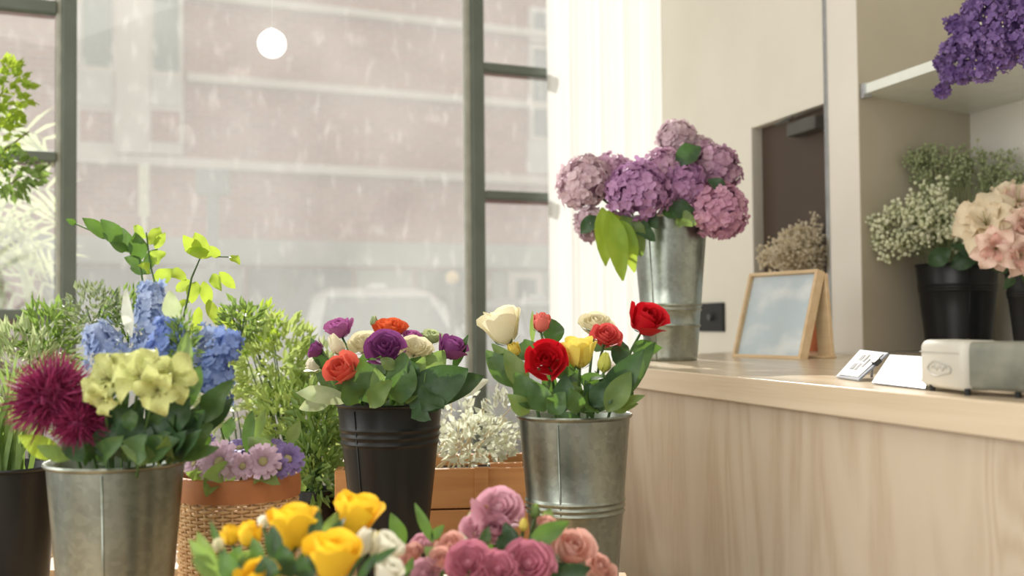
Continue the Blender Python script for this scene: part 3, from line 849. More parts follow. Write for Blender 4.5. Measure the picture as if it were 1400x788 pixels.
# ------------------------------------------------------------------ wicker basket
bc = U(325, 647, 1.8)
BR, BH = 80 * 1.8 / F, bc.z - BZ
bk = empty('wicker_basket', (bc.x, bc.y, BZ), 'round woven wicker basket with a tan rim band holding lilac asters', 'basket')
rad = lambda z: BR * (0.90 + 0.10 * z / BH)
nst = 40
mb = MB()
for i in range(nst):
    a = 2 * PI * i / nst
    mb.tube([(rad(z) * math.cos(a), rad(z) * math.sin(a), z) for z in (0.002, BH * .5, BH - .03)], 0.0022, seg=5)
mb.build('stakes', M['wicker'], bk, smooth=True, stuff=True)
mb = MB()
rows = int((BH - 0.035) / 0.0056)
for rI in range(rows):
    z = 0.004 + rI * 0.0056
    pts = []
    for i in range(nst * 3 + 1):
        a = 2 * PI * i / (nst * 3)
        r = rad(z) + 0.0028 * math.cos(a * nst / 2 + PI * (rI % 2))
        pts.append((r * math.cos(a), r * math.sin(a), z))
    mb.tube(pts, 0.0028, seg=4, caps=False)
mb.build('weave', M['wicker'], bk, smooth=True, stuff=True)
MB().lathe([(rad(BH) - .004, BH - .036), (rad(BH) + .005, BH - .036), (rad(BH) + .0065, BH - .018), (rad(BH) + .004, BH), (rad(BH) - .003, BH + .001), (rad(BH) - .006, BH - .018)], 48, closed=True).build('rim_band', M['band'], bk, smooth=True, auto=60)
MB().lathe([(0, 0), (rad(BH) - .006, 0)], 24, (0, 0, BH - .05)).build('soil', M['soil'], bk)
MB().lathe([(0, 0), (rad(0) - .002, 0)], 24, (0, 0, .003)).build('bottom', M['wicker'], bk)

# ------------------------------------------------------------------ wooden crate planter
cp = U(610, 642, 2.36)
cr = empty('wooden_crate', (cp.x - 0.005, cp.y + 0.02, BZ), 'orange pine crate planter behind the black and zinc buckets', 'crate', rz=math.radians(4))
ch = cp.z - BZ; cw = 0.235
for z0, z1 in ((0.0, ch * .48), (ch * .5, ch)):
    MB().box((-cw, -.015, z0), (cw, 0, z1)).build('plank', M['crate_wood'], cr, bevel=.002)
    MB().box((-cw, .24, z0), (cw, .255, z1)).build('plank', M['crate_wood'], cr, bevel=.002)
    for s in (-1, 1):
        x = s * cw
        MB().box((min(x, x - s * .015), 0.001, z0), (max(x, x - s * .015), .239, z1)).build('plank', M['crate_wood'], cr, bevel=.002)
for px_ in (0.065, -0.16):
    MB().box((px_, -.022, 0), (px_ + .03, -.0152, ch + .003)).build('batten', M['crate_wood'], cr, bevel=.001)
MB().box((0.1, .0, ch), (0.17, .02, ch + .008)).build('handle_rail', M['crate_wood'], cr)
MB().box((-cw + .016, .001, 0.0), (cw - .016, .239, ch * .85)).build('soil', M['soil'], cr)

# ------------------------------------------------------------------ petals and flower heads (unit size, opening along +z)
def petal_fn(th0, W, prof, curl=0.0, top_drop=0.22, wave=0.0, ph=0.0):
    def fn(u, v):
        x = u * 2 - 1
        taper = 0.35 + 0.65 * math.sin(min(1, v * 1.15) * PI / 2)
        th = th0 + x * W * taper
        # profile lookup
        k = v * (len(prof) - 1); i = min(int(k), len(prof) - 2); f = k - i
        r = prof[i][0] * (1 - f) + prof[i + 1][0] * f
        z = prof[i][1] * (1 - f) + prof[i + 1][1] * f
        z -= top_drop * v * v * abs(x) ** 2.4
        r += curl * v ** 3 * (0.5 + 0.5 * abs(x)) + wave * v * math.sin(x * 5 + ph)
        r *= 1 + 0.05 * (1 - x * x) * v
        return (r * math.cos(th), r * math.sin(th), z)
    return fn

def make_rose_meshes(kind):
    rs = random.Random({'open': 1, 'full': 2, 'cup': 3, 'bud': 4, 'tulip': 5, 'goblet': 6}[kind])
    L = []
    if kind == 'open':
        lay = [(3, 1.2, [(.04, .2), (.14, .5), (.16, .8), (.10, .98)], 0.03, .10), (3, 1.0, [(.06, .1), (.28, .45), (.31, .75), (.27, .98)], .10, .12),
               (4, .85, [(.08, .05), (.42, .35), (.48, .68), (.44, .94)], .17, .16), (5, .72, [(.08, .0), (.56, .24), (.68, .55), (.66, .84)], .26, .2),
               (5, .66, [(.08, -.04), (.58, .08), (.80, .34), (.84, .64)], .30, .2)]
    elif kind == 'full':
        lay = [(3, 1.1, [(.04, .2), (.09, .4), (.11, .52), (.10, .60)], 0.03, .05), (4, .9, [(.05, .15), (.19, .38), (.23, .54), (.24, .68)], .05, .08),
               (5, .72, [(.06, .1), (.32, .34), (.38, .54), (.41, .75)], .09, .12), (6, .60, [(.07, .06), (.46, .28), (.54, .5), (.58, .73)], .15, .16),
               (6, .60, [(.08, .0), (.56, .16), (.68, .38), (.74, .60)], .2, .18), (6, .58, [(.08, -.05), (.54, .02), (.78, .20), (.88, .36)], .2, .18)]
    elif kind == 'cup':
        lay = [(3, 1.15, [(.05, .1), (.24, .4), (.28, .8), (.18, 1.25)], 0.03, .15), (3, 1.05, [(.06, .05), (.42, .35), (.46, .8), (.38, 1.3)], .10, .2),
               (4, .85, [(.08, 0.0), (.56, .25), (.66, .75), (.62, 1.22)], .16, .24), (3, .8, [(.08, -.04), (.60, .16), (.76, .65), (.80, 1.08)], .34, .28)]
    elif kind == 'goblet':
        lay = [(3, 1.1, [(.05, .1), (.34, .45), (.40, .9), (.34, 1.45)], 0.05, .2), (3, 1.0, [(.06, .0), (.46, .35), (.56, .9), (.58, 1.5)], .10, .22),
               (3, .9, [(.08, -.04), (.50, .2), (.64, .75), (.74, 1.36)], .24, .26)]
    elif kind == 'bud':
        lay = [(3, 1.25, [(.05, .05), (.34, .4), (.34, .9), (.16, 1.45)], 0.0, .2), (3, 1.1, [(.06, .0), (.48, .35), (.48, .85), (.30, 1.4)], .06, .22),
               (3, .9, [(.08, -.04), (.56, .25), (.6, .8), (.5, 1.2)], .18, .25)]
    else:
        lay = [(3, 1.1, [(.05, .05), (.46, .4), (.44, 1.0), (.12, 1.65)], 0.0, .35), (3, 1.0, [(.08, .0), (.55, .35), (.54, 1.0), (.22, 1.7)], .02, .45)]
    for li, (n, W, prof, curl, drop) in enumerate(lay):
        for i in range(n):
            th = 2 * PI * (i + .5 * (li % 2)) / n + rs.uniform(-.15, .15) + li * .4
            j = 1 + rs.uniform(-.09, .09)
            pr = [(r * j, z * (1 + rs.uniform(-.03, .03))) for r, z in prof]
            L.append(petal_fn(th, W, pr, curl * rs.uniform(.6, 1.3), drop, rs.uniform(.01, .04), rs.uniform(0, 6)))
    return L
PETCACHE = {}
def rose_meshes(kind, m):
    key = (kind, m)
    if key not in PETCACHE:
        PETCACHE[key] = [MB().grid(fn, 5, 5).mesh('petal', M[m], True) for fn in make_rose_meshes(kind)]
    return PETCACHE[key]
HEIGHT = {'open': .9, 'full': .8, 'cup': 1.2, 'goblet': 1.4, 'bud': 1.4, 'tulip': 1.65}

def lily_meshes(m, n=6, key=None, droop=.35, ruff=.16, wid=.38):
    k = ('lily', m, n, droop)
    if k in PETCACHE: return PETCACHE[k]
    rs = random.Random(n * 7 + len(m))
    out = []
    for i in range(n):
        th = 2 * PI * i / n + rs.uniform(-.12, .12)
        lift = .55 if i % 2 else .4
        ln = rs.uniform(.9, 1.12)
        phs = rs.uniform(0, 6)
        def fn(u, v, th=th, lift=lift, ln=ln, phs=phs):
            x = u * 2 - 1
            wd = wid * math.sin(PI * min(.999, (v * .9 + .08)) ** .9) ** .8 * (1 if v < .99 else .05)
            r = ln * (v * .98 + .03)
            z = lift * math.sin(v * PI * .62) - droop * v ** 3 + ruff * abs(x) ** 2 * math.sin(v * 9 + phs + x * 2) + .1 * x * x
            lat = x * wd
            return (r * math.cos(th) - lat * math.sin(th), r * math.sin(th) + lat * math.cos(th), z)
        out.append(MB().grid(fn, 4, 7).mesh('petal', M[m], True))
    PETCACHE[k] = out
    return out

def axis_frame(axis, spin=0.0):
    z = axis.normalized()
    x = z.orthogonal().normalized()
    return (Matrix((x, z.cross(x), z)).transposed() @ Matrix.Rotation(spin, 3, 'Z')).to_4x4()

def face_axis(lat, up, tow):
    return (RIGHT * lat + UP * up - FWD * tow).normalized()

def bez(p0, p1, p2, p3, n=9):
    out = []
    for i in range(n):
        t = i / (n - 1)
        out.append(p0 * (1 - t) ** 3 + p1 * 3 * t * (1 - t) ** 2 + p2 * 3 * t * t * (1 - t) + p3 * t ** 3)
    return out

def leaf_mesh(p0, p1, w, nrm, curl=0.1, fold=0.16, wave=0.11, seed=0, shape=0.85, nv=7):
    rs = random.Random(seed)
    p0, p1 = Vector(p0), Vector(p1)
    ax = p1 - p0; ln = ax.length
    t = ax.normalized()
    n = (nrm - t * nrm.dot(t)).normalized()
    s = t.cross(n)
    ph = rs.uniform(0, 6)
    def fn(u, v):
        x = u * 2 - 1
        wd = w * .5 * max(.02, math.sin(PI * min(.995, v * .96 + .02) ** shape)) ** .9
        lift = curl * ln * math.sin(PI * v) - .15 * curl * ln * v
        z = lift + fold * w * abs(x) * math.sin(PI * v) + wave * w * x * math.sin(v * 11 + ph)
        return p0 + ax * v + s * (x * wd) + n * z
    return MB().grid(fn, 4, nv)

def rand_leaf_nrm(rs):
    return (-FWD * rs.uniform(.5, 1) + UP * rs.uniform(-.1, .9) + RIGHT * rs.uniform(-.7, .7)).normalized()

FLOWERS = {}
def stem_into(e, B, head_base, rs, m='stem', r=0.0028):
    """curved stem from inside the bucket to the head; returns the world points. e sits at the stem's foot."""
    base = Vector(e.location)
    d = Vector((head_base.x - B['c'].x, head_base.y - B['c'].y, 0))
    k = min(1.0, d.length / (B['rr'] * 2.2)) * .72 * B['rr']
    dirn = d.normalized() if d.length > 1e-5 else Vector((0, 0, 0))
    mid = B['c'] + dirn * k; mid.z = B['z1']
    p = bez(base, base.lerp(mid, .6), mid.lerp(head_base, .35) + Vector((0, 0, .012)), head_base, 10)
    MB().tube([q - base for q in p], r, r * .85, 6).build('stem', M[m], e, smooth=True)
    return p

def foot(B, head, rs):
    d = Vector((head.x - B['c'].x, head.y - B['c'].y, 0))
    q = B['c'] + d.normalized() * (B['rb'] * rs.uniform(.1, .6)) + Vector((rs.uniform(-.01, .01), rs.uniform(-.01, .01), 0))
    q.z = B['z0'] + .012
    return q

def add_leaf(e, p0, p1, w, nrm, m='leaf', seed=0, curl=.1, name='leaf', **kw):
    b = Vector(e.location)
    return leaf_mesh(Vector(p0) - b, Vector(p1) - b, w, nrm, curl=curl, seed=seed, **kw).build(name, M[m], e, smooth=True)

CNT = [0]
def flower(B, px, py, d, rpx, kind, m, ax, label, cat='rose', name=None, leaves=2, lm='leaf', stem=True, group=None, sq=1.0, sepal=True):
    CNT[0] += 1
    rs = random.Random(CNT[0] * 13 + 5)
    R = rpx * d / F
    c = U(px, py, d)
    axis = face_axis(*ax)
    H = HEIGHT.get(kind, .3)
    hb = c - axis * (H * .5 * R)
    e = empty(name or 'rose', foot(B, c, rs), label, cat, group or B.get('group'))
    b = Vector(e.location)
    p = stem_into(e, B, hb, rs)
    mx = Matrix.Translation(hb - b) @ axis_frame(axis, rs.uniform(0, 6)) @ Matrix.Diagonal((R, R, R * sq, 1))
    if kind in HEIGHT:
        o = MB().ball((0, 0, .26), .3, 10, 6, 1, 1, .95).build('flower_core', M[m], e, smooth=True); o.matrix_local = mx
        ms = rose_meshes(kind, m)
        for me in ms:
            inst('petal', me, e, mx)
        if sepal and kind in ('cup', 'bud', 'open', 'goblet'):
            mb = MB()
            for i in range(5):
                th = 2 * PI * i / 5
                mb.grid(lambda u, v, th=th: ((.08 + .55 * math.sin(v * 1.5)) * math.cos(th + (u - .5) * .6 * (1 - v)), (.08 + .55 * math.sin(v * 1.5)) * math.sin(th + (u - .5) * .6 * (1 - v)), -.08 + .34 * v), 2, 4)
            o = mb.build('sepals', M['stem'], e, smooth=True); o.matrix_local = mx
    for i in range(leaves):
        k = rs.choice((5, 6, 7))
        p0 = p[k]
        if p0.z < B['z1'] - .01:
            p0 = p[8]
        out = (RIGHT * rs.uniform(-1, 1) + UP * rs.uniform(-.35, .45) - FWD * rs.uniform(-.3, .8)).normalized()
        ln = rs.uniform(.045, .075) * d / 1.7
        add_leaf(e, p0, p0 + out * ln, ln * rs.uniform(.42, .6), rand_leaf_nrm(rs), lm, CNT[0] * 7 + i, rs.uniform(-.1, .2))
    FLOWERS.setdefault(id(B), []).append((px, py, e))
    return e

def leafpx(B, x0, y0, x1, y1, wpx, d0, d1=None, m='leaf', curl=.08, e=None, tilt=(0, .3, 1), **kw):
    """a big leaf drawn out between two picture points, owned by the nearest stem of the bucket"""
    CNT[0] += 1
    d1 = d0 if d1 is None else d1
    if e is None:
        e = min(FLOWERS[id(B)], key=lambda q: (q[0] - x0) ** 2 + (q[1] - y0) ** 2)[2]
    nr = face_axis(*tilt)
    return add_leaf(e, U(x0, y0, d0), U(x1, y1, d1), wpx * d0 / F, nr, m, CNT[0] * 3, curl, **kw)

# ------------------------------------------------------------------ middle zinc bucket: red, yellow, coral roses
S = 'in the counter-side zinc bucket'
Z = 'in the counter-side zinc bucket'
b = B_mid
flower(b, 747, 493, 1.80, 28, 'open', 'red', (-.1, .35, 1), 'open deep red rose facing forward low ' + Z, leaves=2)
flower(b, 884, 440, 1.88, 29, 'cup', 'red', (.35, .8, .6), 'bright red rose leaning out over the worktop end ' + S, leaves=1)
flower(b, 740, 441, 1.93, 19, 'bud', 'salmon', (.05, 1, .25), 'upright salmon pink rosebud above the red rose ' + S)
flower(b, 688, 448, 1.98, 33, 'goblet', 'cream', (-.25, 1, .1), 'cream rose standing against the window post ' + Z)
flower(b, 703, 478, 1.90, 14, 'bud', 'paleyellow', (-.3, .8, .5), 'small yellow tinged rosebud below the cream rose ' + Z)
flower(b, 792, 484, 1.82, 28, 'goblet', 'paleyellow', (-.05, 1, .1), 'pale yellow cupped rose at the middle of the bunch ' + S)
flower(b, 815, 444, 1.97, 24, 'open', 'cream', (.1, .8, .5), 'cream rose behind the yellow and pink red roses ' + Z)
flower(b, 829, 460, 1.89, 21, 'open', 'pinkred', (.15, .7, .7), 'pink red rose between cream rose and green bud ' + S)
flower(b, 827, 496, 1.80, 17, 'tulip', 'limeyellow', (.1, 1, .15), 'closed yellow green tulip bud low ' + Z, cat='tulip', name='tulip')
for a in ((706, 530, 664, 480, 34, 1.86, 1.88, 'leaf'), (720, 535, 690, 478, 30, 1.84, 1.86, 'leaf_mid'), (733, 560, 704, 510, 38, 1.80, 1.80, 'leaf'),
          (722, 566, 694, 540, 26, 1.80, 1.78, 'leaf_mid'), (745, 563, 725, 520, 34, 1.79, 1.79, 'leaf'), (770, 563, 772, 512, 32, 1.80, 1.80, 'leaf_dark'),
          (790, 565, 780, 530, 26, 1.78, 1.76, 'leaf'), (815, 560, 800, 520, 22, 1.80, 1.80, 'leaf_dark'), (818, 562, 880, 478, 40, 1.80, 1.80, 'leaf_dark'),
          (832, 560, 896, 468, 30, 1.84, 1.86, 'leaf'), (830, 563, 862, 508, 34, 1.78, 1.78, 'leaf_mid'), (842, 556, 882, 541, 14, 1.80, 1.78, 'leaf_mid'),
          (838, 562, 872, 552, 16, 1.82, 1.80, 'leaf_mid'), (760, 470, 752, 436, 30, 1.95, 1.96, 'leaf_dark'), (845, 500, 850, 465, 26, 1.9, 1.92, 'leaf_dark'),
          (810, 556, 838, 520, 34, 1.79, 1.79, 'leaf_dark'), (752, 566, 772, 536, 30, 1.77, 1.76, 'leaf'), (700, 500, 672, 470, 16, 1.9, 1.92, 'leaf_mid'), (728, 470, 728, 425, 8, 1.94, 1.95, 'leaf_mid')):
    leafpx(b, *a[:7], m=a[7])

fr = random.Random(78)
for i in range(16):
    x0, y0 = fr.uniform(720, 850), fr.uniform(545, 568)
    leafpx(b, x0, y0, x0 + fr.uniform(-26, 26), y0 - fr.uniform(24, 46), fr.uniform(20, 34), fr.uniform(1.8, 1.93), m=fr.choice(('leaf', 'leaf_dark', 'leaf_mid')), tilt=(fr.uniform(-.6, .6), .3, 1))
# ------------------------------------------------------------------ black bucket: mixed roses
b = B_blk
Z = 'in the tall black bucket'
flower(b, 527, 477, 2.0, 28, 'open', 'purple', (0, .6, .8), 'plum purple rose facing forward at the centre ' + Z, leaves=1)
flower(b, 465, 450, 2.15, 20, 'cup', 'lilac', (-.2, 1, .3), 'lilac rose behind the cream tulip bud ' + Z, leaves=1)
flower(b, 460, 472, 2.06, 19, 'tulip', 'cream', (-.45, .9, .2), 'closed cream tulip bud tilted towards the plants ' + Z, cat='tulip', name='tulip', leaves=1)
flower(b, 433, 478, 2.08, 14, 'cup', 'purple', (-.9, .6, .3), 'small dark purple rose leaning out at the plant side ' + Z, leaves=1)
flower(b, 468, 507, 1.98, 25, 'cup', 'coral', (-.3, .6, .7), 'coral orange rose low at the rim ' + Z, leaves=1)
flower(b, 498, 470, 2.08, 22, 'open', 'cream', (-.1, .7, .6), 'cream rose beside the plum purple rose ' + Z, leaves=1)
flower(b, 534, 449, 2.16, 24, 'open', 'orange', (0, 1, .3), 'orange rose peeping over the plum rose ' + Z, leaves=1)
flower(b, 562, 461, 2.14, 15, 'open', 'lilac', (.1, 1, .35), 'pinkish lilac rose behind the cream ruffled rose ' + Z, leaves=1)
flower(b, 568, 476, 2.04, 25, 'full', 'cream', (.15, .8, .55), 'ruffled cream rose near the window post ' + Z, leaves=1)
flower(b, 617, 477, 2.08, 23, 'cup', 'purple', (.5, .9, .3), 'purple rose leaning towards the red rose bucket ' + Z, leaves=1)
flower(b, 512, 440, 2.18, 10, 'tulip', 'leaf_pale', (0, 1, .1), 'tall thin pale green bud at the top of the bunch ' + Z, cat='tulip', name='tulip', leaves=1)
flower(b, 430, 498, 2.12, 15, 'cup', 'white', (-.8, .5, .3), 'white rose hanging out beside the bush ' + Z, leaves=1)
flower(b, 592, 462, 2.16, 14, 'cup', 'leaf_pale', (.3, 1, .3), 'pale green half open rose behind the purple rose ' + Z, leaves=1)
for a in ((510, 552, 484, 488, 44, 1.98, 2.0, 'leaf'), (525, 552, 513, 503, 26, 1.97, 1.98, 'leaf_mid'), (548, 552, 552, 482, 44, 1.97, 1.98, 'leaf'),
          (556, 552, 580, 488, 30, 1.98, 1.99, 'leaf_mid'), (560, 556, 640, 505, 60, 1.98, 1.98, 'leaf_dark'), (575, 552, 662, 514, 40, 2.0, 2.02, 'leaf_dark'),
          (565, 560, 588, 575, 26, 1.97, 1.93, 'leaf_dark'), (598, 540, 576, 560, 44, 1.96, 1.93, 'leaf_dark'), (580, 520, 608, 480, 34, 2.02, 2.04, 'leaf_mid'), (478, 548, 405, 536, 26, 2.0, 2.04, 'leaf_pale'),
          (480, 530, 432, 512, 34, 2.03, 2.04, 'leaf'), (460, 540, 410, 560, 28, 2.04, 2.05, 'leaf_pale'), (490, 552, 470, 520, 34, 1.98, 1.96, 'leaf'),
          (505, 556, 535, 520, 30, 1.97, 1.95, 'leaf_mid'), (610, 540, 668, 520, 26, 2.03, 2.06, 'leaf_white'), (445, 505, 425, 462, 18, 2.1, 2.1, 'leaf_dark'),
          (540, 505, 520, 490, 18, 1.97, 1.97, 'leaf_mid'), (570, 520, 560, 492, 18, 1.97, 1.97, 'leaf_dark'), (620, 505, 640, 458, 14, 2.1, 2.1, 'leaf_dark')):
    leafpx(b, *a[:7], m=a[7])

# ------------------------------------------------------------------ yellow roses at the bench front
b = B_yel
Z = 'in the yellow bunch'
flower(b, 400, 724, 1.28, 40, 'goblet', 'yellow', (0, 1, -.05), 'largest upright yellow rose ' + Z, leaves=1)
flower(b, 341, 731, 1.28, 25, 'bud', 'yellow', (-.05, 1, .05), 'slim yellow rosebud beside the white bud ' + Z)
flower(b, 314, 732, 1.32, 20, 'bud', 'yellow', (-.2, 1, .05), 'outermost small yellow rosebud near the wicker basket ' + Z)
flower(b, 487, 707, 1.34, 38, 'goblet', 'yellow', (.3, 1, .0), 'topmost yellow rose in front of the black bucket ' + Z, leaves=1)
flower(b, 455, 766, 1.20, 43, 'goblet', 'yellow', (.12, 1, .15), 'wide yellow rose low in front of the topmost one ' + Z, leaves=1)
flower(b, 353, 792, 1.18, 30, 'cup', 'yellow', (-.1, .9, .5), 'yellow rose cut by the picture bottom ' + Z, leaves=1)
flower(b, 361, 714, 1.33, 13, 'bud', 'white', (.05, 1, .1), 'small white bud between two yellow roses ' + Z)
flower(b, 335, 766, 1.20, 15, 'bud', 'leaf_mid', (-.1, .9, .4), 'closed green bud below the slim yellow rosebuds ' + Z)
flower(b, 299, 746, 1.24, 13, 'bud', 'cream', (-.3, 1, .3), 'pale cream bud beside the light green leaves ' + Z)
flower(b, 497, 742, 1.24, 24, 'tulip', 'white', (.35, 1, .1), 'pointed white tulip beneath the topmost yellow rose ' + Z, cat='tulip', name='tulip')
flower(b, 524, 754, 1.25, 28, 'goblet', 'white', (.55, .9, .1), 'ruffled white tulip next to the pink roses ' + Z, cat='tulip', name='tulip')
flower(b, 528, 784, 1.20, 24, 'goblet', 'white', (.5, .8, .2), 'low white tulip at the picture bottom ' + Z, cat='tulip', name='tulip')
flower(b, 516, 735, 1.3, 12, 'bud', 'paleyellow', (.3, 1, .2), 'small pale yellow bud over the white tulips ' + Z)
for a in ((300, 788, 259, 738, 22, 1.2, 1.2, 'leaf_mid'), (296, 784, 270, 728, 22, 1.21, 1.22, 'leaf_mid'), (305, 795, 262, 765, 20, 1.19, 1.18, 'leaf_mid'), (312, 770, 287, 712, 12, 1.26, 1.28, 'leaf'),
          (428, 765, 436, 695, 20, 1.25, 1.28, 'leaf_dark'), (440, 752, 472, 708, 14, 1.22, 1.26, 'leaf_dark'), (445, 745, 462, 700, 22, 1.3, 1.32, 'leaf_mid'), (380, 772, 372, 718, 26, 1.22, 1.24, 'leaf_dark'),
          (395, 790, 385, 745, 34, 1.2, 1.2, 'leaf_dark'), (310, 795, 330, 745, 26, 1.22, 1.22, 'leaf'), (360, 775, 345, 735, 20, 1.21, 1.22, 'leaf'),
          (420, 795, 415, 755, 34, 1.19, 1.19, 'leaf_dark'), (490, 795, 515, 755, 12, 1.19, 1.19, 'leaf_dark'), (330, 800, 300, 755, 30, 1.19, 1.2, 'leaf'), (372, 800, 360, 760, 34, 1.17, 1.18, 'leaf_dark'),
          (500, 775, 545, 748, 12, 1.19, 1.2, 'leaf_dark')):
    leafpx(b, *a[:7], m=a[7])

# ------------------------------------------------------------------ pink roses at the bench front
b = B_pink
Z = 'in the dusty pink bunch'
flower(b, 682, 694, 1.42, 35, 'full', 'mauve', (.1, .75, .75), 'topmost large pale mauve rose ' + Z, leaves=1)
flower(b, 649, 718, 1.42, 21, 'full', 'mauve', (-.3, .7, .7), 'small pale mauve rose directly below the crate edge ' + Z, leaves=1)
flower(b, 676, 725, 1.40, 22, 'cup', 'mauve', (.1, .6, .8), 'half open mauve rose under the topmost one ' + Z, leaves=0)
flower(b, 617, 748, 1.40, 21, 'cup', 'blush', (-.4, .8, .6), 'beige pink rose towards the white tulips ' + Z)
flower(b, 640, 769, 1.34, 32, 'full', 'deep_mauve', (-.1, .55, .85), 'deep rose pink open bloom low at the bunch centre ' + Z, leaves=1)
flower(b, 681, 778, 1.33, 28, 'full', 'deep_mauve', (0, .55, .85), 'deep pink rose between two larger pink blooms ' + Z, leaves=0)
flower(b, 723, 770, 1.34, 35, 'full', 'deep_mauve', (.1, .5, .85), 'broad deep mauve rose under the big green leaf ' + Z, leaves=1)
flower(b, 781, 753, 1.40, 31, 'cup', 'blush', (.3, .7, .6), 'peachy pink cupped rose in front of the zinc bucket ' + Z, leaves=1)
flower(b, 817, 780, 1.42, 24, 'cup', 'blush', (.5, .8, .5), 'peach pink rose at the counter end ' + Z, leaves=1)
flower(b, 579, 744, 1.44, 18, 'cup', 'mauve', (-.4, .9, .4), 'pink rosebud next to the tall thin leaf ' + Z)
flower(b, 561, 762, 1.42, 20, 'open', 'blush', (-.5, .6, .6), 'pale coral pink rose touching the white tulips ' + Z)
flower(b, 579, 784, 1.36, 24, 'full', 'mauve', (-.3, .6, .8), 'mauve rose cut by the picture bottom beside tulips ' + Z, leaves=1)
flower(b, 603, 768, 1.37, 18, 'cup', 'blush', (-.2, .7, .6), 'small blush rose beside the deep pink bloom ' + Z, leaves=0)
flower(b, 716, 718, 1.40, 12, 'tulip', 'paleyellow', (.1, 1, .2), 'narrow yellow bud above the big green leaf ' + Z, leaves=0, name='tulip', cat='tulip')
flower(b, 732, 700, 1.43, 13, 'tulip', 'leaf_mid', (.05, 1, .1), 'olive green bud rising before the zinc bucket ' + Z, leaves=0, name='tulip', cat='tulip')
flower(b, 748, 716, 1.42, 15, 'open', 'blush', (.2, .9, .4), 'pale pink rose peeping over the big green leaf ' + Z, leaves=1)
for a in ((722, 744, 778, 714, 27, 1.37, 1.38, 'leaf'), (592, 742, 567, 688, 15, 1.42, 1.43, 'leaf'), (553, 745, 534, 702, 22, 1.44, 1.44, 'leaf'), (590, 738, 607, 718, 14, 1.42, 1.42, 'leaf'), (757, 790, 808, 777, 26, 1.36, 1.36, 'leaf_dark'),
          (690, 762, 700, 725, 34, 1.37, 1.38, 'leaf_dark'), (705, 755, 690, 715, 24, 1.38, 1.39, 'leaf_dark'), (742, 735, 752, 695, 22, 1.42, 1.44, 'leaf_mid'), (660, 750, 668, 720, 16, 1.38, 1.39, 'leaf'),
          (600, 765, 580, 748, 16, 1.38, 1.39, 'leaf_mid'), (555, 790, 565, 762, 12, 1.36, 1.37, 'leaf'), (700, 800, 702, 752, 20, 1.34, 1.35, 'leaf_dark'), (640, 735, 655, 688, 20, 1.44, 1.46, 'leaf_pale'), (630, 745, 642, 712, 16, 1.43, 1.44, 'leaf_white'), (760, 795, 775, 770, 40, 1.38, 1.37, 'leaf_dark')):
    leafpx(b, *a[:7], m=a[7])

# ------------------------------------------------------------------ clustered flower heads: hydrangea, statice, delphinium
def floret(mb, c, n, r, rs, k=4, cup=.25):
    n = n.normalized(); x = n.orthogonal().normalized(); y = n.cross(x)
    a0 = rs.uniform(0, PI)
    for i in range(k):
        a = a0 + 2 * PI * i / k
        d = x * math.cos(a) + y * math.sin(a); s = n.cross(d)
        w = r * (.55 if k == 4 else .42)
        q = rs.uniform(-.15, .3)
        p0 = c; pm = c + d * r * .55 + n * r * cup * .6; p1 = c + d * r + n * r * (cup + q)
        i0 = len(mb.v)
        mb.v += [tuple(p0), tuple(pm + s * w), tuple(p1 + s * w * .5), tuple(p1 - s * w * .5), tuple(pm - s * w)]
        mb.f.append((i0, i0 + 1, i0 + 2, i0 + 3, i0 + 4))

def blob_dirs(n, rs, zmin=-1):
    out = []
    g = PI * (3 - 5 ** .5)
    for i in range(n):
        z = 1 - (1 - zmin) * (i + .5) / n
        r = math.sqrt(max(0, 1 - z * z)); a = g * i + rs.uniform(-.3, .3)
        out.append(Vector((r * math.cos(a), r * math.sin(a), z)))
    return out

def hydrangea(B, px, py, d, rpx, m, ax, label, sq=.85, n=150):
    CNT[0] += 1
    rs = random.Random(CNT[0] * 3)
    R = rpx * d / F
    c = U(px, py, d); axis = face_axis(*ax)
    e = empty('hydrangea', foot(B, c, rs), label, 'hydrangea', B.get('group'))
    b0 = Vector(e.location)
    p = stem_into(e, B, c - axis * R * .7, rs, r=.0035)
    fr = axis_frame(axis)
    mb = MB()
    for v in blob_dirs(n, rs, -.75):
        w = Vector((v.x, v.y, v.z * sq)) * R * rs.uniform(.8, 1.08) * (1 + .09 * math.sin(v.x * 4 + CNT[0]) * math.sin(v.y * 5))
        pos = fr.to_3x3() @ w
        nr = fr.to_3x3() @ Vector((v.x + rs.uniform(-.35, .35), v.y + rs.uniform(-.35, .35), v.z + rs.uniform(-.3, .3)))
        floret(mb, c - b0 + pos, nr, .0132 * rs.uniform(.75, 1.2), rs)
    mb.build('florets', M[m], e, stuff=True)
    mb = MB().ball((0, 0, 0), R * .72, 12, 8, 1, 1, sq); mb.xf(Matrix.Translation(c - b0) @ fr)
    mb.build('flower_core', M['hyd_deep'] if m != 'hyd_pale' else M['hyd'], e, smooth=True)
    FLOWERS.setdefault(id(B), []).append((px, py, e))
    return e
b = B_hyd
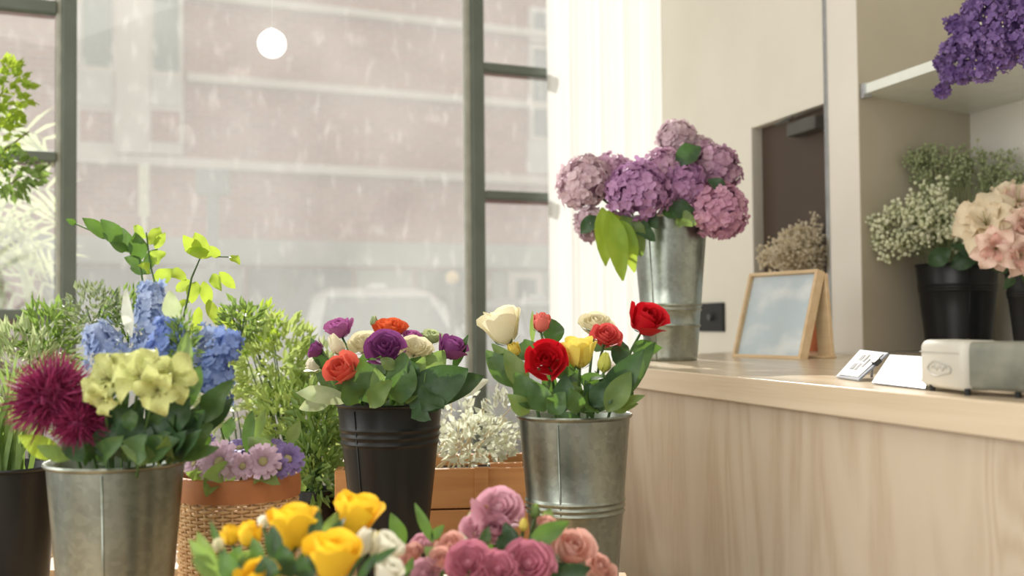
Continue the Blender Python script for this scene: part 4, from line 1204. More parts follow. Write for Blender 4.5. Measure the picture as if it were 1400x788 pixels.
hy = [(797, 250, 2.82, 36, 'hyd_pale', (-.6, .6, .5), 'pale mauve hydrangea furthest towards the window post'),
      (835, 243, 2.88, 34, 'hyd', (-.3, 1, .3), 'mauve hydrangea just above the hanging bright green leaves'),
      (872, 262, 2.72, 41, 'hyd_deep', (-.1, .5, .9), 'large violet hydrangea facing forward over the zinc rim'),
      (907, 236, 2.80, 34, 'hyd', (0, .8, .6), 'mauve hydrangea at the middle of the tall zinc bucket'),
      (925, 188, 2.92, 24, 'hyd_pale', (0, 1, .2), 'topmost pale hydrangea standing above the others'),
      (934, 250, 2.76, 27, 'hyd_deep', (.1, .6, .8), 'small violet hydrangea below the dark upper leaf'),
      (976, 231, 2.84, 36, 'hyd', (.5, .8, .4), 'round mauve hydrangea towards the dark door'),
      (984, 288, 2.76, 37, 'hyd_pink', (.6, .2, .8), 'pink hydrangea drooping beside the zinc bucket rim'),
      (808, 306, 2.80, 20, 'hyd_pale', (-.7, -.2, .6), 'small pale hydrangea hanging below the others by the curtain'),
      (953, 208, 2.95, 24, 'hyd_pale', (.3, 1, .1), 'pale hydrangea behind the dark upper leaf')]
for h in hy:
    hydrangea(b, *h[:5], h[5], h[6] , n=int(90 + h[3] * 5))
for a in ((832, 288, 852, 384, 32, 2.68, 2.66, 'leaf_lime'), (842, 300, 872, 350, 24, 2.69, 2.67, 'leaf_lime'), (824, 284, 828, 364, 28, 2.72, 2.70, 'leaf_lime'), (850, 295, 878, 350, 36, 2.70, 2.70, 'leaf_mid'), (862, 302, 896, 330, 22, 2.7, 2.7, 'leaf_dark'),
          (924, 224, 958, 200, 30, 2.75, 2.76, 'leaf_dark'), (968, 246, 996, 262, 18, 2.74, 2.73, 'leaf_dark'), (905, 290, 950, 286, 30, 2.74, 2.73, 'leaf_dark'), (925, 300, 952, 306, 26, 2.73, 2.7, 'leaf_mid'),
          (816, 296, 794, 320, 22, 2.76, 2.76, 'leaf_dark'), (880, 298, 900, 312, 24, 2.72, 2.7, 'leaf_dark'), (840, 290, 868, 372, 30, 2.72, 2.69, 'leaf_lime')):
    leafpx(b, *a[:7], m=a[7])

def spike(B, pts, r0px, r1px, m, label, name, cat, n, fr=.009, k=5, core=None):
    """florets along a curved axis: pts are (px,py,d) from bottom to tip"""
    CNT[0] += 1
    rs = random.Random(CNT[0] * 5)
    W = [U(*q) for q in pts]
    e = empty(name, foot(B, W[0], rs), label, cat, B.get('group'))
    b0 = Vector(e.location)
    stem_into(e, B, W[0], rs)
    d = pts[0][2]
    mb = MB()
    for i in range(n):
        t = (i + rs.random()) / n
        k_ = t * (len(W) - 1); j = min(int(k_), len(W) - 2)
        c = W[j].lerp(W[j + 1], k_ - j)
        ax = (W[j + 1] - W[j]).normalized()
        o = ax.orthogonal().normalized()
        o = Matrix.Rotation(rs.uniform(0, 2 * PI), 3, ax) @ o
        rr = (r0px + (r1px - r0px) * t) * d / F * rs.uniform(.5, 1.25)
        floret(mb, c + o * rr - b0, o + ax * .3 + Vector((rs.uniform(-.4, .4), rs.uniform(-.4, .4), rs.uniform(-.4, .4))), fr * rs.uniform(.75, 1.15), rs, k)
    mb.build('florets', M[m], e, stuff=True)
    MB().tube([q - b0 for q in W], r0px * .5 * d / F, r1px * .5 * d / F, 8).build('flower_stalk', M[core or m], e, smooth=True)
    FLOWERS.setdefault(id(B), []).append((pts[0][0], pts[0][1], e))
    return e

# ------------------------------------------------------------------ front zinc bucket: delphinium, lilies, magenta
b = B_left
spike(b, [(150, 500, 1.66), (140, 470, 1.67), (132, 445, 1.68)], 24, 18, 'pale_blue', 'pale blue delphinium spike above the magenta bloom', 'delphinium', 'delphinium', 90)
spike(b, [(208, 485, 1.70), (207, 430, 1.71), (205, 388, 1.72)], 26, 12, 'pale_blue', 'tall pale blue delphinium spike rising over the yellow lilies', 'delphinium', 'delphinium', 130)
spike(b, [(222, 490, 1.64), (228, 462, 1.64), (232, 440, 1.64)], 22, 16, 'blue', 'short blue delphinium spike behind the yellow lilies', 'delphinium', 'delphinium', 90)
spike(b, [(285, 540, 1.62), (300, 500, 1.63), (316, 455, 1.64)], 27, 15, 'blue', 'deep blue delphinium spike leaning over the wicker basket', 'delphinium', 'delphinium', 130)
spike(b, [(268, 500, 1.70), (280, 470, 1.70), (290, 450, 1.70)], 18, 12, 'pale_blue', 'small pale blue delphinium behind the deep blue one', 'delphinium', 'delphinium', 60)

def shaggy(B, px, py, d, rpx, m, label, n=900):
    CNT[0] += 1
    rs = random.Random(CNT[0])
    R = rpx * d / F
    c = U(px, py, d)
    e = empty('chrysanthemum', foot(B, c, rs), label, 'chrysanthemum', B.get('group'))
    b0 = Vector(e.location)
    stem_into(e, B, c - UP * R * .3, rs)
    mb = MB()
    for v in blob_dirs(n, rs, -.85):
        v = (v + Vector((rs.uniform(-.3, .3), rs.uniform(-.3, .3), rs.uniform(-.3, .3)))).normalized()
        ln = R * rs.uniform(.75, 1.12)
        s = v.orthogonal().normalized(); s = Matrix.Rotation(rs.uniform(0, 6), 3, v) @ s
        q = v.cross(s)
        w = R * .024
        pa = c - b0 + v * R * .15; pb = c - b0 + v * ln * .65 + q * R * .05; pc = c - b0 + v * ln + q * R * rs.uniform(-.2, .25)
        i0 = len(mb.v)
        mb.v += [tuple(pa - s * w * .6), tuple(pa + s * w * .6), tuple(pb + s * w), tuple(pb - s * w), tuple(pc + s * w * .3), tuple(pc - s * w * .3)]
        mb.f += [(i0, i0 + 1, i0 + 2, i0 + 3), (i0 + 3, i0 + 2, i0 + 4, i0 + 5)]
    mb.build('ray_petals', M[m], e, stuff=True)
    MB().ball(c - b0, R * .5, 12, 8).build('flower_core', M[m], e, smooth=True)
    FLOWERS.setdefault(id(B), []).append((px, py, e))
    return e
shaggy(b, 72, 545, 1.52, 62, 'magenta', 'shaggy magenta bloom bulging out over the black pot')
shaggy(b, 112, 578, 1.50, 42, 'magenta', 'shaggy magenta bloom low at the zinc rim under lilies')

def lily(B, px, py, d, rpx, m, ax, label, n=6, cat='lily', name='lily', leaves=0, eye=None, **kw):
    e = flower(B, px, py, d, rpx, 'lily', m, ax, label, cat=cat, name=name, leaves=leaves)
    rs = random.Random(CNT[0])
    R = rpx * d / F; c = U(px, py, d); axis = face_axis(*ax)
    mx = Matrix.Translation(c - axis * R * .15 - Vector(e.location)) @ axis_frame(axis, rs.uniform(0, 6)) @ Matrix.Diagonal((R, R, R, 1))
    for me in lily_meshes(m, n, **kw):
        inst('petal', me, e, mx)
    if eye:
        me = [q.copy() for q in ()]
        for k2 in lily_meshes(eye, n - 1, droop=.1):
            inst('inner_petal', k2, e, mx @ Matrix.Rotation(.5, 4, 'Z') @ Matrix.Diagonal((.6, .6, .9, 1)))
    mb = MB()
    for i in range(5):
        a = 2 * PI * i / 5
        mb.tube([(0, 0, .05), (.08 * math.cos(a), .08 * math.sin(a), .3), (.2 * math.cos(a), .2 * math.sin(a), .55)], .018, .012, 4)
    o = mb.build('stamens', M['eye'], e, smooth=True); o.matrix_local = mx
    return e
Z = 'in the front zinc bucket'
lily(b, 148, 518, 1.50, 40, 'lily', (-.35, .5, .9), 'greenish yellow lily touching the magenta bloom ' + Z)
lily(b, 190, 514, 1.47, 42, 'lily', (0, .6, .9), 'middle greenish yellow lily of three ' + Z)
lily(b, 234, 520, 1.48, 40, 'lily', (.4, .4, .9), 'greenish yellow lily towards the blue delphinium ' + Z)
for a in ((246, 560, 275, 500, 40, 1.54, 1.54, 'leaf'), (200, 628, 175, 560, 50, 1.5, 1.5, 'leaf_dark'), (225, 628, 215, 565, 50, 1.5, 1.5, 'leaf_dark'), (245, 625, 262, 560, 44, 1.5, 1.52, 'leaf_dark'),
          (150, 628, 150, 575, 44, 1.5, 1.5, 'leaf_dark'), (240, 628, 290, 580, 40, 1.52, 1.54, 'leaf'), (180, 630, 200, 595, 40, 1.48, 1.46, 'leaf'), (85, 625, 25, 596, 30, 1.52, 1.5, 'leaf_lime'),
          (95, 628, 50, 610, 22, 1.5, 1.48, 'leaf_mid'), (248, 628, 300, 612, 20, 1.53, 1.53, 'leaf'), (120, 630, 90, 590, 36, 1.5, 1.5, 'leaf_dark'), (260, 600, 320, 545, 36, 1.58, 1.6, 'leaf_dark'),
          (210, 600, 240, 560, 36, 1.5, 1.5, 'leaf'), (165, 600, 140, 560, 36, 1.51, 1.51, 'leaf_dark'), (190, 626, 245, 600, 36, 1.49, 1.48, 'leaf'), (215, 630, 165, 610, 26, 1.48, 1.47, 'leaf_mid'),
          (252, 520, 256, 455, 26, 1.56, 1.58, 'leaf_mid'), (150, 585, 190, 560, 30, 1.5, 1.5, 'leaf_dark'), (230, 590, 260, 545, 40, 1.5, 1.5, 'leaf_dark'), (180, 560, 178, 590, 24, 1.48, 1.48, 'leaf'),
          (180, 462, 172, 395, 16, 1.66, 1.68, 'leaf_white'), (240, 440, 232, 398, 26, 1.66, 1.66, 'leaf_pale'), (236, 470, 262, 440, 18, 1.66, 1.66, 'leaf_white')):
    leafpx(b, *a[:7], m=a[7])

fr = random.Random(77)
for i in range(30):
    x0, y0 = fr.uniform(110, 285), fr.uniform(560, 632)
    leafpx(b, x0, y0, x0 + fr.uniform(-40, 40), y0 - fr.uniform(30, 62), fr.uniform(22, 40), fr.uniform(1.5, 1.62), m=fr.choice(('leaf', 'leaf_dark', 'leaf_dark')), tilt=(fr.uniform(-.5, .5), .3, 1))
for i in range(12):
    x0 = fr.uniform(100, 245)
    leafpx(b, x0, 632, x0 + fr.uniform(-38, 38), fr.uniform(585, 610), fr.uniform(22, 36), fr.uniform(1.51, 1.53), fr.uniform(1.46, 1.5), m=fr.choice(('leaf', 'leaf_dark', 'leaf_mid')), tilt=(fr.uniform(-.5, .5), .5, 1))
lily(b, 140, 545, 1.46, 26, 'lily', (-.3, -.5, .9), 'small greenish yellow lily hanging lowest ' + Z)
lily(b, 215, 534, 1.45, 34, 'lily', (.1, -.2, 1), 'greenish yellow lily low in front of the other lilies ' + Z)
# foliage branches of the same bucket: a long scalloped leaf, a lime branch, grey green sprigs
def branch(B, pts, label, lv, m, name='foliage_branch', cat='foliage'):
    CNT[0] += 1
    rs = random.Random(CNT[0])
    W = [U(*q) for q in pts]
    e = empty(name, foot(B, W[0], rs), label, cat, B.get('group'))
    b0 = Vector(e.location)
    d = W[0] - B['c']; d.z = 0
    mid = B['c'] + d.normalized() * min(d.length, .7 * B['rr']); mid.z = B['z1']
    MB().tube([Vector((0, 0, 0)), mid - b0] + [q - b0 for q in W], .003, .0012, 6).build('stem', M['stem'], e, smooth=True)
    for i, a in enumerate(lv):
        dd = a[5] if len(a) > 5 else pts[-1][2]
        add_leaf(e, U(a[0], a[1], dd), U(a[2], a[3], dd + rs.uniform(-.03, .03)), a[4] * dd / F, face_axis(rs.uniform(-.4, .4), rs.uniform(-.1, .6), 1), a[6] if len(a) > 6 else m, CNT[0] * 9 + i, rs.uniform(-.05, .15))
    return e
branch(b, [(200, 520, 1.7), (200, 420, 1.75), (190, 352, 1.78), (140, 322, 1.78), (98, 304, 1.78)], 'long dark scalloped fern leaf pointing at the window post',
       [(150, 326, 112, 298, 20), (165, 334, 138, 300, 26), (180, 345, 160, 310, 26), (192, 355, 184, 318, 26), (175, 342, 150, 332, 14), (195, 362, 170, 352, 16), (104, 306, 90, 300, 9), (205, 375, 178, 360, 20), (200, 370, 215, 340, 18)], 'leaf')
branch(b, [(215, 520, 1.7), (222, 430, 1.74), (205, 360, 1.78), (200, 318, 1.78)], 'lime green leafy branch behind the tall delphinium',
       [(200, 325, 184, 308, 16), (205, 335, 218, 310, 20), (212, 340, 226, 318, 14), (208, 360, 226, 345, 22), (205, 372, 190, 362, 16), (214, 392, 236, 368, 26), (210, 410, 190, 385, 20)], 'leaf_lime')
branch(b, [(240, 520, 1.75), (250, 440, 1.85), (262, 380, 1.9), (275, 350, 1.9), (322, 352, 1.9)], 'airy branch of bright lime leaves over the wicker basket',
       [(275, 350, 250, 322, 22), (282, 348, 266, 318, 22), (290, 350, 252, 342, 16), (300, 352, 286, 336, 14), (315, 350, 328, 362, 13), (255, 382, 228, 372, 18), (262, 385, 240, 398, 18), (268, 385, 262, 415, 20), (278, 385, 285, 420, 18),
        (290, 375, 302, 398, 16), (300, 372, 322, 395, 16), (258, 410, 238, 428, 16), (285, 410, 296, 445, 16), (272, 420, 270, 460, 16), (300, 420, 318, 450, 16), (292, 450, 305, 480, 18), (258, 440, 250, 470, 18), (312, 440, 330, 470, 14)], 'leaf_lime')

def bushy(root, c, rx, ry, rz, n, lw, ll, m, rs, name='foliage', up=.4, shell=.35):
    b0 = Vector(root.location)
    mb = MB()
    for i in range(n):
        v = Vector((rs.gauss(0, 1), rs.gauss(0, 1), rs.gauss(0, 1))).normalized() * rs.uniform(shell, 1) ** .6
        p = c + Vector((v.x * rx, v.y * ry, v.z * rz)) - b0
        d = (v + Vector((rs.uniform(-.6, .6), rs.uniform(-.6, .6), up + rs.uniform(-.6, .6)))).normalized()
        L = ll * rs.uniform(.6, 1.2); W_ = lw * rs.uniform(.7, 1.2)
        nr = Vector((rs.uniform(-1, 1), rs.uniform(-1, 1), rs.uniform(0, 1))).normalized()
        s = d.cross(nr).normalized() * W_ * .5; u = s.cross(d).normalized() * L * .08
        i0 = len(mb.v)
        mb.v += [tuple(p), tuple(p + d * L * .4 + s + u), tuple(p + d * L), tuple(p + d * L * .4 - s + u), tuple(p + d * L * .45 - u)]
        mb.f += [(i0, i0 + 1, i0 + 2, i0 + 4), (i0, i0 + 4, i0 + 2, i0 + 3)]
    return mb.build(name, M[m], root, stuff=True)

def sprig(B, px, py, d, rx, ry, n, m, label, lw=.008, ll=.016):
    CNT[0] += 1
    rs = random.Random(CNT[0])
    c = U(px, py, d)
    e = empty('foliage_sprig', foot(B, c, rs), label, 'foliage', B.get('group'))
    p = stem_into(e, B, c - UP * ry * d / F * .6, rs, r=.0022)
    b0 = Vector(e.location)
    mb = MB()
    for i in range(9):
        a = rs.uniform(0, 2 * PI)
        q = c + RIGHT * math.cos(a) * rx * d / F * .7 + UP * (rs.uniform(.1, .9) * ry * d / F) + FWD * math.sin(a) * rx * d / F * .7
        mb.tube([p[-2] - b0, p[-1] - b0, (p[-1].lerp(q, .6)) - b0, q - b0], .0013, .0007, 4)
    mb.build('twigs', M['stem'], e, stuff=True)
    bushy(e, c, rx * d / F, rx * d / F * .8, ry * d / F, n, lw, ll, m, rs)
    return e
sprig(b, 130, 430, 1.74, 46, 42, 260, 'leaf_euc', 'grey green small leaved sprig behind the pale blue delphinium')
sprig(b, 175, 440, 1.76, 36, 46, 200, 'leaf_mid', 'soft green feathery sprig between the two delphiniums')
sprig(b, 250, 470, 1.62, 18, 42, 150, 'leaf_mid', 'yellowish feathery sprig behind the lily and blue delphinium', .005, .016)
sprig(b, 330, 440, 1.74, 26, 30, 110, 'leaf_mid', 'loose green sprig leaning past the deep blue delphinium', .01, .02)

# ------------------------------------------------------------------ basket asters
b = dict(c=Vector((bc.x, bc.y, 0)), z0=BZ, z1=bc.z, rr=BR, rb=BR * .85, d=1.8, group='asters in the wicker basket')
def aster_mesh(m):
    key = ('aster', m)
    if key in PETCACHE: return PETCACHE[key]
    out = []
    rs = random.Random(4)
    for ring, (n, l0, l1, tilt) in enumerate(((12, .25, 1.0, .12), (10, .2, .78, .32))):
        for i in range(n):
            th = 2 * PI * (i + .5 * ring) / n + rs.uniform(-.08, .08)
            def fn(u, v, th=th, l0=l0, l1=l1, tilt=tilt):
                x = u * 2 - 1
                r = l0 + (l1 - l0) * v
                wd = .2 * (0.5 + .7 * math.sin(v * 2.2)) * (1 - .25 * v)
                z = tilt * math.sin(v * 2) + .05 * x * x + .04 * math.sin(v * 8 + th * 3)
                return (r * math.cos(th) - x * wd * math.sin(th), r * math.sin(th) + x * wd * math.cos(th), z)
            out.append(MB().grid(fn, 2, 4).mesh('petal', M[m], True))
    PETCACHE[key] = out
    return out
def aster(px, py, d, rpx, m, ax, label):
    e = flower(b, px, py, d, rpx, 'aster', m, ax, label, cat='aster', name='aster', leaves=1, lm='leaf_mid')
    R = rpx * d / F; c = U(px, py, d); axis = face_axis(*ax)
    mx = Matrix.Translation(c - Vector(e.location)) @ axis_frame(axis) @ Matrix.Diagonal((R, R, R, 1))
    for me in aster_mesh(m): inst('petal', me, e, mx)
    o = MB().ball((0, 0, .12), .26, 10, 6, 1, 1, .5).build('flower_eye', M['eye'], e, smooth=True); o.matrix_local = mx
Z = 'in the wicker basket'
aster(301, 633, 1.72, 31, 'aster', (-.2, .4, 1), 'largest pale lilac aster facing forward ' + Z)
aster(360, 632, 1.72, 26, 'aster', (.1, .5, 1), 'pale lilac aster at the middle ' + Z)
aster(393, 629, 1.76, 24, 'aster2', (.4, .5, .8), 'violet tinged aster towards the black bucket ' + Z)
aster(277, 611, 1.80, 21, 'aster2', (-.4, .9, .5), 'violet aster at the back beside the zinc bucket ' + Z)
aster(328, 615, 1.84, 22, 'aster2', (0, 1, .5), 'violet aster behind the two pale ones ' + Z)
aster(374, 613, 1.84, 20, 'aster2', (.3, 1, .4), 'small violet aster at the back next to a leaf ' + Z)
aster(267, 635, 1.74, 18, 'aster', (-.6, .5, .7), 'pale lilac aster half hidden by the zinc bucket ' + Z)
aster(332, 638, 1.71, 19, 'aster', (0, .3, 1), 'pale lilac aster tucked low between the two largest ' + Z)
aster(382, 640, 1.73, 16, 'aster2', (.2, .2, 1), 'small violet aster resting on the rim ' + Z)
for a in ((338, 620, 345, 560, 18, 1.8, 1.84, 'leaf'), (350, 600, 362, 560, 16, 1.84, 1.86, 'leaf_mid'), (310, 600, 318, 570, 18, 1.86, 1.88, 'leaf'), (395, 610, 410, 575, 18, 1.85, 1.87, 'leaf_mid'),
          (285, 600, 270, 575, 18, 1.86, 1.88, 'leaf'), (335, 645, 322, 628, 16, 1.73, 1.72, 'leaf'), (380, 645, 372, 625, 14, 1.74, 1.73, 'leaf')):
    leafpx(b, *a[:7], m=a[7])

# ------------------------------------------------------------------ potted plants behind the bench
def potted(px, d, rim, z0, rpx, m, label, name='plant_pot', cat='plant'):
    p = U(px, 600, d)
    e = empty(name, (p.x, p.y, z0), label, cat)
    r = rpx * d / F
    MB().lathe([(0, .004), (r * .75, 0), (r, rim), (r + .006, rim), (r + .006, rim + .02), (r - .006, rim + .02), (r - .008, rim - .02), (0, rim - .02)], 28).build('pot', M[m], e, smooth=True, auto=40)
    return e, Vector((p.x, p.y, z0 + rim - .02))
def shrub(px, d, z0, rim, rpx, pot, blobs, label, name='potted_shrub', nst=6, seed=1):
    e, s = potted(px, d, rim, z0, rpx, pot, label, name)
    rs = random.Random(seed)
    b0 = Vector(e.location)
    for (bx, by, bd, rx, ry, n, lw, ll, m) in blobs:
        c = U(bx, by, bd)
        bushy(e, c, rx * bd / F, rx * bd / F * .7, ry * bd / F, n, lw, ll, m, rs)
        mb = MB()
        for i in range(nst):
            q = c + Vector((rs.uniform(-.7, .7) * rx * bd / F, rs.uniform(-.4, .4) * rx * bd / F, rs.uniform(-.4, .8) * ry * bd / F))
            st = s + Vector((rs.uniform(-.02, .02), rs.uniform(-.02, .02), 0))
            mb.tube([st - b0, st.lerp(q, .5) + Vector((0, 0, .04)) - b0, q - b0], .003, .001, 5)
        mb.build('stems', M['stem'], e, stuff=True)
    return e
shrub(395, 2.62, BZ, .12, 42, 'black_pot', [(375, 500, 2.62, 62, 70, 520, .016, .034, 'leaf_bush'), (400, 590, 2.56, 60, 80, 520, .016, .036, 'leaf_bush'), (440, 520, 2.62, 34, 46, 130, .016, .034, 'leaf_pale'), (352, 452, 2.66, 30, 36, 130, .014, .03, 'leaf_lime')],
      'tall bright green bush behind the wicker basket', seed=3)
shrub(432, 2.44, BZ, .10, 30, 'black_pot', [(432, 640, 2.40, 30, 50, 160, .016, .04, 'leaf_mid'), (432, 590, 2.44, 34, 60, 220, .016, .04, 'leaf_mid')], 'dark green leafy plant beside the black bucket', seed=4)
shrub(325, 2.75, BZ, .10, 40, 'black_pot', [(310, 545, 2.75, 54, 50, 300, .016, .034, 'leaf_pale'), (385, 540, 2.72, 30, 40, 120, .014, .03, 'leaf_white')], 'pale variegated shrub between the zinc bucket and bush', seed=5)

# grassy plants in the black pot at the frame edge
def grass(e, s, n, hpx, spread, d, m, rs, w=.008, name='blade'):
    b0 = Vector(e.location)
    for i in range(n):
        a = rs.uniform(-1, 1)
        st = s + Vector((rs.uniform(-.03, .03), rs.uniform(-.03, .03), 0))
        h = hpx * d / F * rs.uniform(.55, 1.05)
        tip = st + Vector((a * spread, rs.uniform(-.5, .5) * spread, h))
        bend = Vector((a * spread * .25, 0, -.0))
        t = []
        side = Vector((1, .3 * rs.uniform(-1, 1), 0)).normalized()
        mb = MB()
        def fn(u, v, st=st, tip=tip, a=a):
            p = st.lerp(tip, v) + Vector((a * spread * .5 * (v * v - v), 0, h * .25 * math.sin(PI * v) * abs(a)))
            return p + side * ((u * 2 - 1) * w * .5 * (1 - v) ** .6) - b0
        mb.grid(fn, 1, 6).build(name, M[m], e, smooth=True)
g = tag(empty('potted_grass', (B_dark['c'].x, B_dark['c'].y, B_dark['z1'] - .05), ), 'bushy pale green grass growing in the wide black pot', 'plant')
gs = random.Random(9)
MB().lathe([(0, 0), (B_dark['rr'] - .01, 0)], 24, (0, 0, 0)).build('soil', M['soil'], g)
grass(g, Vector(g.location), 60, 190, .12, 1.95, 'leaf_mid', gs, .012)
shrub(40, 2.5, BZ, .12, 50, 'black_pot', [(30, 520, 2.5, 62, 75, 420, .012, .05, 'leaf_pale'), (70, 465, 2.55, 40, 50, 200, .012, .045, 'leaf_mid')], 'pale narrow leaved shrub behind the magenta blooms', seed=6)
shrub(600, 2.5, BZ + ch * .85, .0001, 20, 'terracotta', [], 'x', seed=7) if False else None

# pale shrub growing in the crate
ce = empty('crate_shrub', cr.matrix_basis @ Vector((0.02, .13, ch * .85)), 'pale whitish sunlit shrub planted in the orange pine crate', 'plant')
rs = random.Random(12)
for (bx, by, rx, ry, n) in ((650, 605, 54, 36, 260), (620, 560, 34, 40, 90), (690, 575, 34, 48, 100)):
    bushy(ce, U(bx, by, 2.5), rx * 2.5 / F, .09, ry * 2.5 / F, n, .016, .026, 'leaf_white', rs)
mb = MB()
for i in range(14):
    q = U(rs.uniform(600, 710), rs.uniform(530, 600), 2.5) - Vector(ce.location)
    mb.tube([(rs.uniform(-.1, .1), 0, 0), q * .5, q], .003, .001, 5)
mb.build('stems', M['dry_stem'], ce, stuff=True)

# indoor tree with its crown at the frame edge
tp = U(-70, 400, 3.2)
te = empty('potted_tree', (tp.x, tp.y, 0), 'slender indoor tree with light green leaves before the window transoms', 'plant')
MB().lathe([(0, .004), (.14, 0), (.18, .34), (.19, .34), (.19, .37), (.165, .37), (.16, .32), (0, .32)], 28).build('pot', M['terracotta'], te, smooth=True, auto=40)
MB().tube([(0, 0, .3), (.02, 0, .8), (-.01, 0, 1.3), (.04, 0, 1.75)], .016, .008, 8).build('trunk', M['bark'], te, smooth=True)
rs = random.Random(21)
mb = MB()
for (bx, by) in ((10, 120), (30, 240), (0, 160), (15, 215), (40, 180)):
    q = U(bx, by, 3.15) - Vector(te.location)
    mb.tube([(0, 0, min(q.z, 1.5) - .1), Vector((0, 0, q.z * .9)).lerp(q, .6), q], .006, .002, 5)
mb.build('branches', M['bark'], te, stuff=True)
for (bx, by, rx, ry, n, m) in ((5, 125, 34, 46, 190, 'leaf_lime'), (12, 235, 46, 34, 200, 'leaf_mid'), (-10, 180, 36, 60, 160, 'leaf_lime')):
    bushy(te, U(bx, by, 3.15), rx * 3.15 / F, .08, ry * 3.15 / F, n, .022, .034, m, rs, up=-.1)

# palm outside the window
pp = U(-95, 440, 4.4)
pe = empty('palm', (pp.x, pp.y, 0.0), 'sunlit palm with arching fronds outside the window', 'plant')
MB().lathe([(0, .004), (.15, 0), (.2, .35), (.21, .35), (.21, .38), (.18, .38), (.18, .33), (0, .33)], 28).build('pot', M['stone'], pe, smooth=True, auto=40)
b0 = Vector(pe.location)
MB().tube([(0, 0, .3), (.03, 0, .7), (.0, .02, 1.15)], .035, .025, 8).build('trunk', M['bark'], pe, smooth=True)
crown = b0 + Vector((0, .02, 1.15))
for (tx, ty, hx, hy) in ((60, 190, 0, 150), (78, 260, 10, 250), (70, 410, 20, 300), (30, 420, -20, 330), (50, 330, 0, 260), (82, 350, 10, 300), (15, 170, -40, 200)):
    tipw, hw = U(tx, ty, 4.4), U(hx, hy, 4.4)
    P = bez(crown, crown.lerp(hw, .7), hw, tipw, 14)
    fm = MB().tube([q - b0 for q in P], .006, .002, 5).build('frond', M['leaf_pale'], pe, smooth=True)
    mb = MB()
    for i in range(3, 14):
        t = (P[i] - P[i - 1]).normalized()
        for s in (-1, 1):
            side = t.cross(Vector((0, 1, 0))).normalized() * s
            d_ = (side * .8 + t * .7 + Vector((0, rs.uniform(-.3, .3), -.2))).normalized()
            L = .22 * (1 - abs(i - 8) / 12)
            wv = t * .011
            a0 = P[i] - b0
            i0 = len(mb.v)
            mb.v += [tuple(a0 - wv * .5), tuple(a0 + wv * .5), tuple(a0 + d_ * L * .5 + wv), tuple(a0 + d_ * L + Vector((0, 0, -.02))), tuple(a0 + d_ * L * .5 - wv)]
            mb.f.append((i0, i0 + 1, i0 + 2, i0 + 3, i0 + 4))
    mb.build('leaflets', M['leaf_pale'], fm, stuff=True)
# low sunlit hedge on the pavement outside
he = empty('outdoor_hedge', WP0 - WN * 0.75 + WD * .1 + Vector((0, 0, 0.06)), 'low sunlit hedge on the pavement outside the window', 'hedge', rz=0)
rs = random.Random(31)
hc = Vector(he.location)
for i in range(9):
    p = hc + WD * (-1.3 + i * .32)
    bushy(he, p + Vector((0, 0, .36)), .24, .2, .36, 200, .03, .05, ('leaf_pale', 'leaf_white', 'leaf_mid')[i % 3], rs)

# ------------------------------------------------------------------ baby's breath, dried flowers
def breath(B, base, blobs, label, m, stem_m, name, cat, r, rs, foot_z=None, head=None):
    e = empty(name, base, label, cat)
    b0 = Vector(e.location)
    neck = Vector((B['c'].x, B['c'].y, B['z1'] - .01))
    st, bl = MB(), MB()
    for (bx, by, d, rx, ry, n) in blobs:
        c = U(bx, by, d)
        for i in range(n // 9):
            v = Vector((rs.gauss(0, 1), rs.gauss(0, 1), rs.gauss(0, 1))).normalized() * rs.random() ** .4
            hub = c + RIGHT * v.x * rx * d / F * .9 + FWD * v.y * rx * d / F * .7 + UP * v.z * ry * d / F * .9
            j = neck + Vector((rs.uniform(-.6, .6) * B['rr'], rs.uniform(-.6, .6) * B['rr'], 0))
            st.tube([j - b0, j.lerp(hub, .55) + UP * .02 - b0, hub - b0], .0009, .0006, 3, False)
            for q in range(9):
                o = Vector((rs.gauss(0, 1), rs.gauss(0, 1), rs.gauss(0, 1))).normalized() * rs.uniform(.008, .03)
                pp_ = hub + o
                st.tube([hub - b0, pp_ - b0], .0005, .0004, 3, False)
                bl.ball(pp_ - b0, r * rs.uniform(.6, 1.2), 5, 4)
    # bound stalks down into the pot
    for i in range(10):
        j = neck + Vector((rs.uniform(-.5, .5) * B['rr'], rs.uniform(-.5, .5) * B['rr'], 0))
        st.tube([Vector((rs.uniform(-.3, .3) * B['rb'], rs.uniform(-.3, .3) * B['rb'], 0)), j - b0], .0015, .0012, 4, False)
    st.build('stems', M[stem_m], e, stuff=True)
    bl.build('blooms', M[m], e, smooth=True, stuff=True)
    return e
rs = random.Random(40)
bs_ = B_gyp['c'].copy(); bs_.z = TOPZ + .012
breath(B_gyp, bs_, [(1235, 315, 3.2, 52, 44, 480), (1280, 300, 3.16, 54, 58, 640), (1325, 320, 3.2, 34, 36, 220)], 'white baby\'s breath cloud low in the black niche bucket', 'breath', 'dstem', 'gypsophila_bunch', 'baby\'s breath', .0060, rs)
breath(B_gyp, bs_ + Vector((.01, .03, 0)), [(1265, 228, 3.34, 42, 36, 380), (1320, 225, 3.34, 50, 42, 480), (1375, 240, 3.3, 42, 40, 340)], 'greenish airy baby\'s breath rising behind the white cloud', 'breath_green', 'dstem', 'gypsophila_bunch', 'baby\'s breath', .0048, rs)
nl = empty('leafy_stem', bs_ + Vector((-.02, -.01, 0)), 'single dark leafy stem tucked into the baby\'s breath', 'foliage')
stem_into(nl, B_gyp, U(1345, 290, 3.1), rs)
for a in ((1345, 290, 1352, 258, 30), (1300, 365, 1340, 348, 26), (1270, 362, 1300, 340, 26), (1335, 360, 1360, 345, 26), (1330, 352, 1300, 335, 20)):
    add_leaf(nl, U(a[0], a[1], 3.12), U(a[2], a[3], 3.1), a[4] * 3.1 / F, face_axis(.2, .4, 1), 'leaf_dark', a[0])

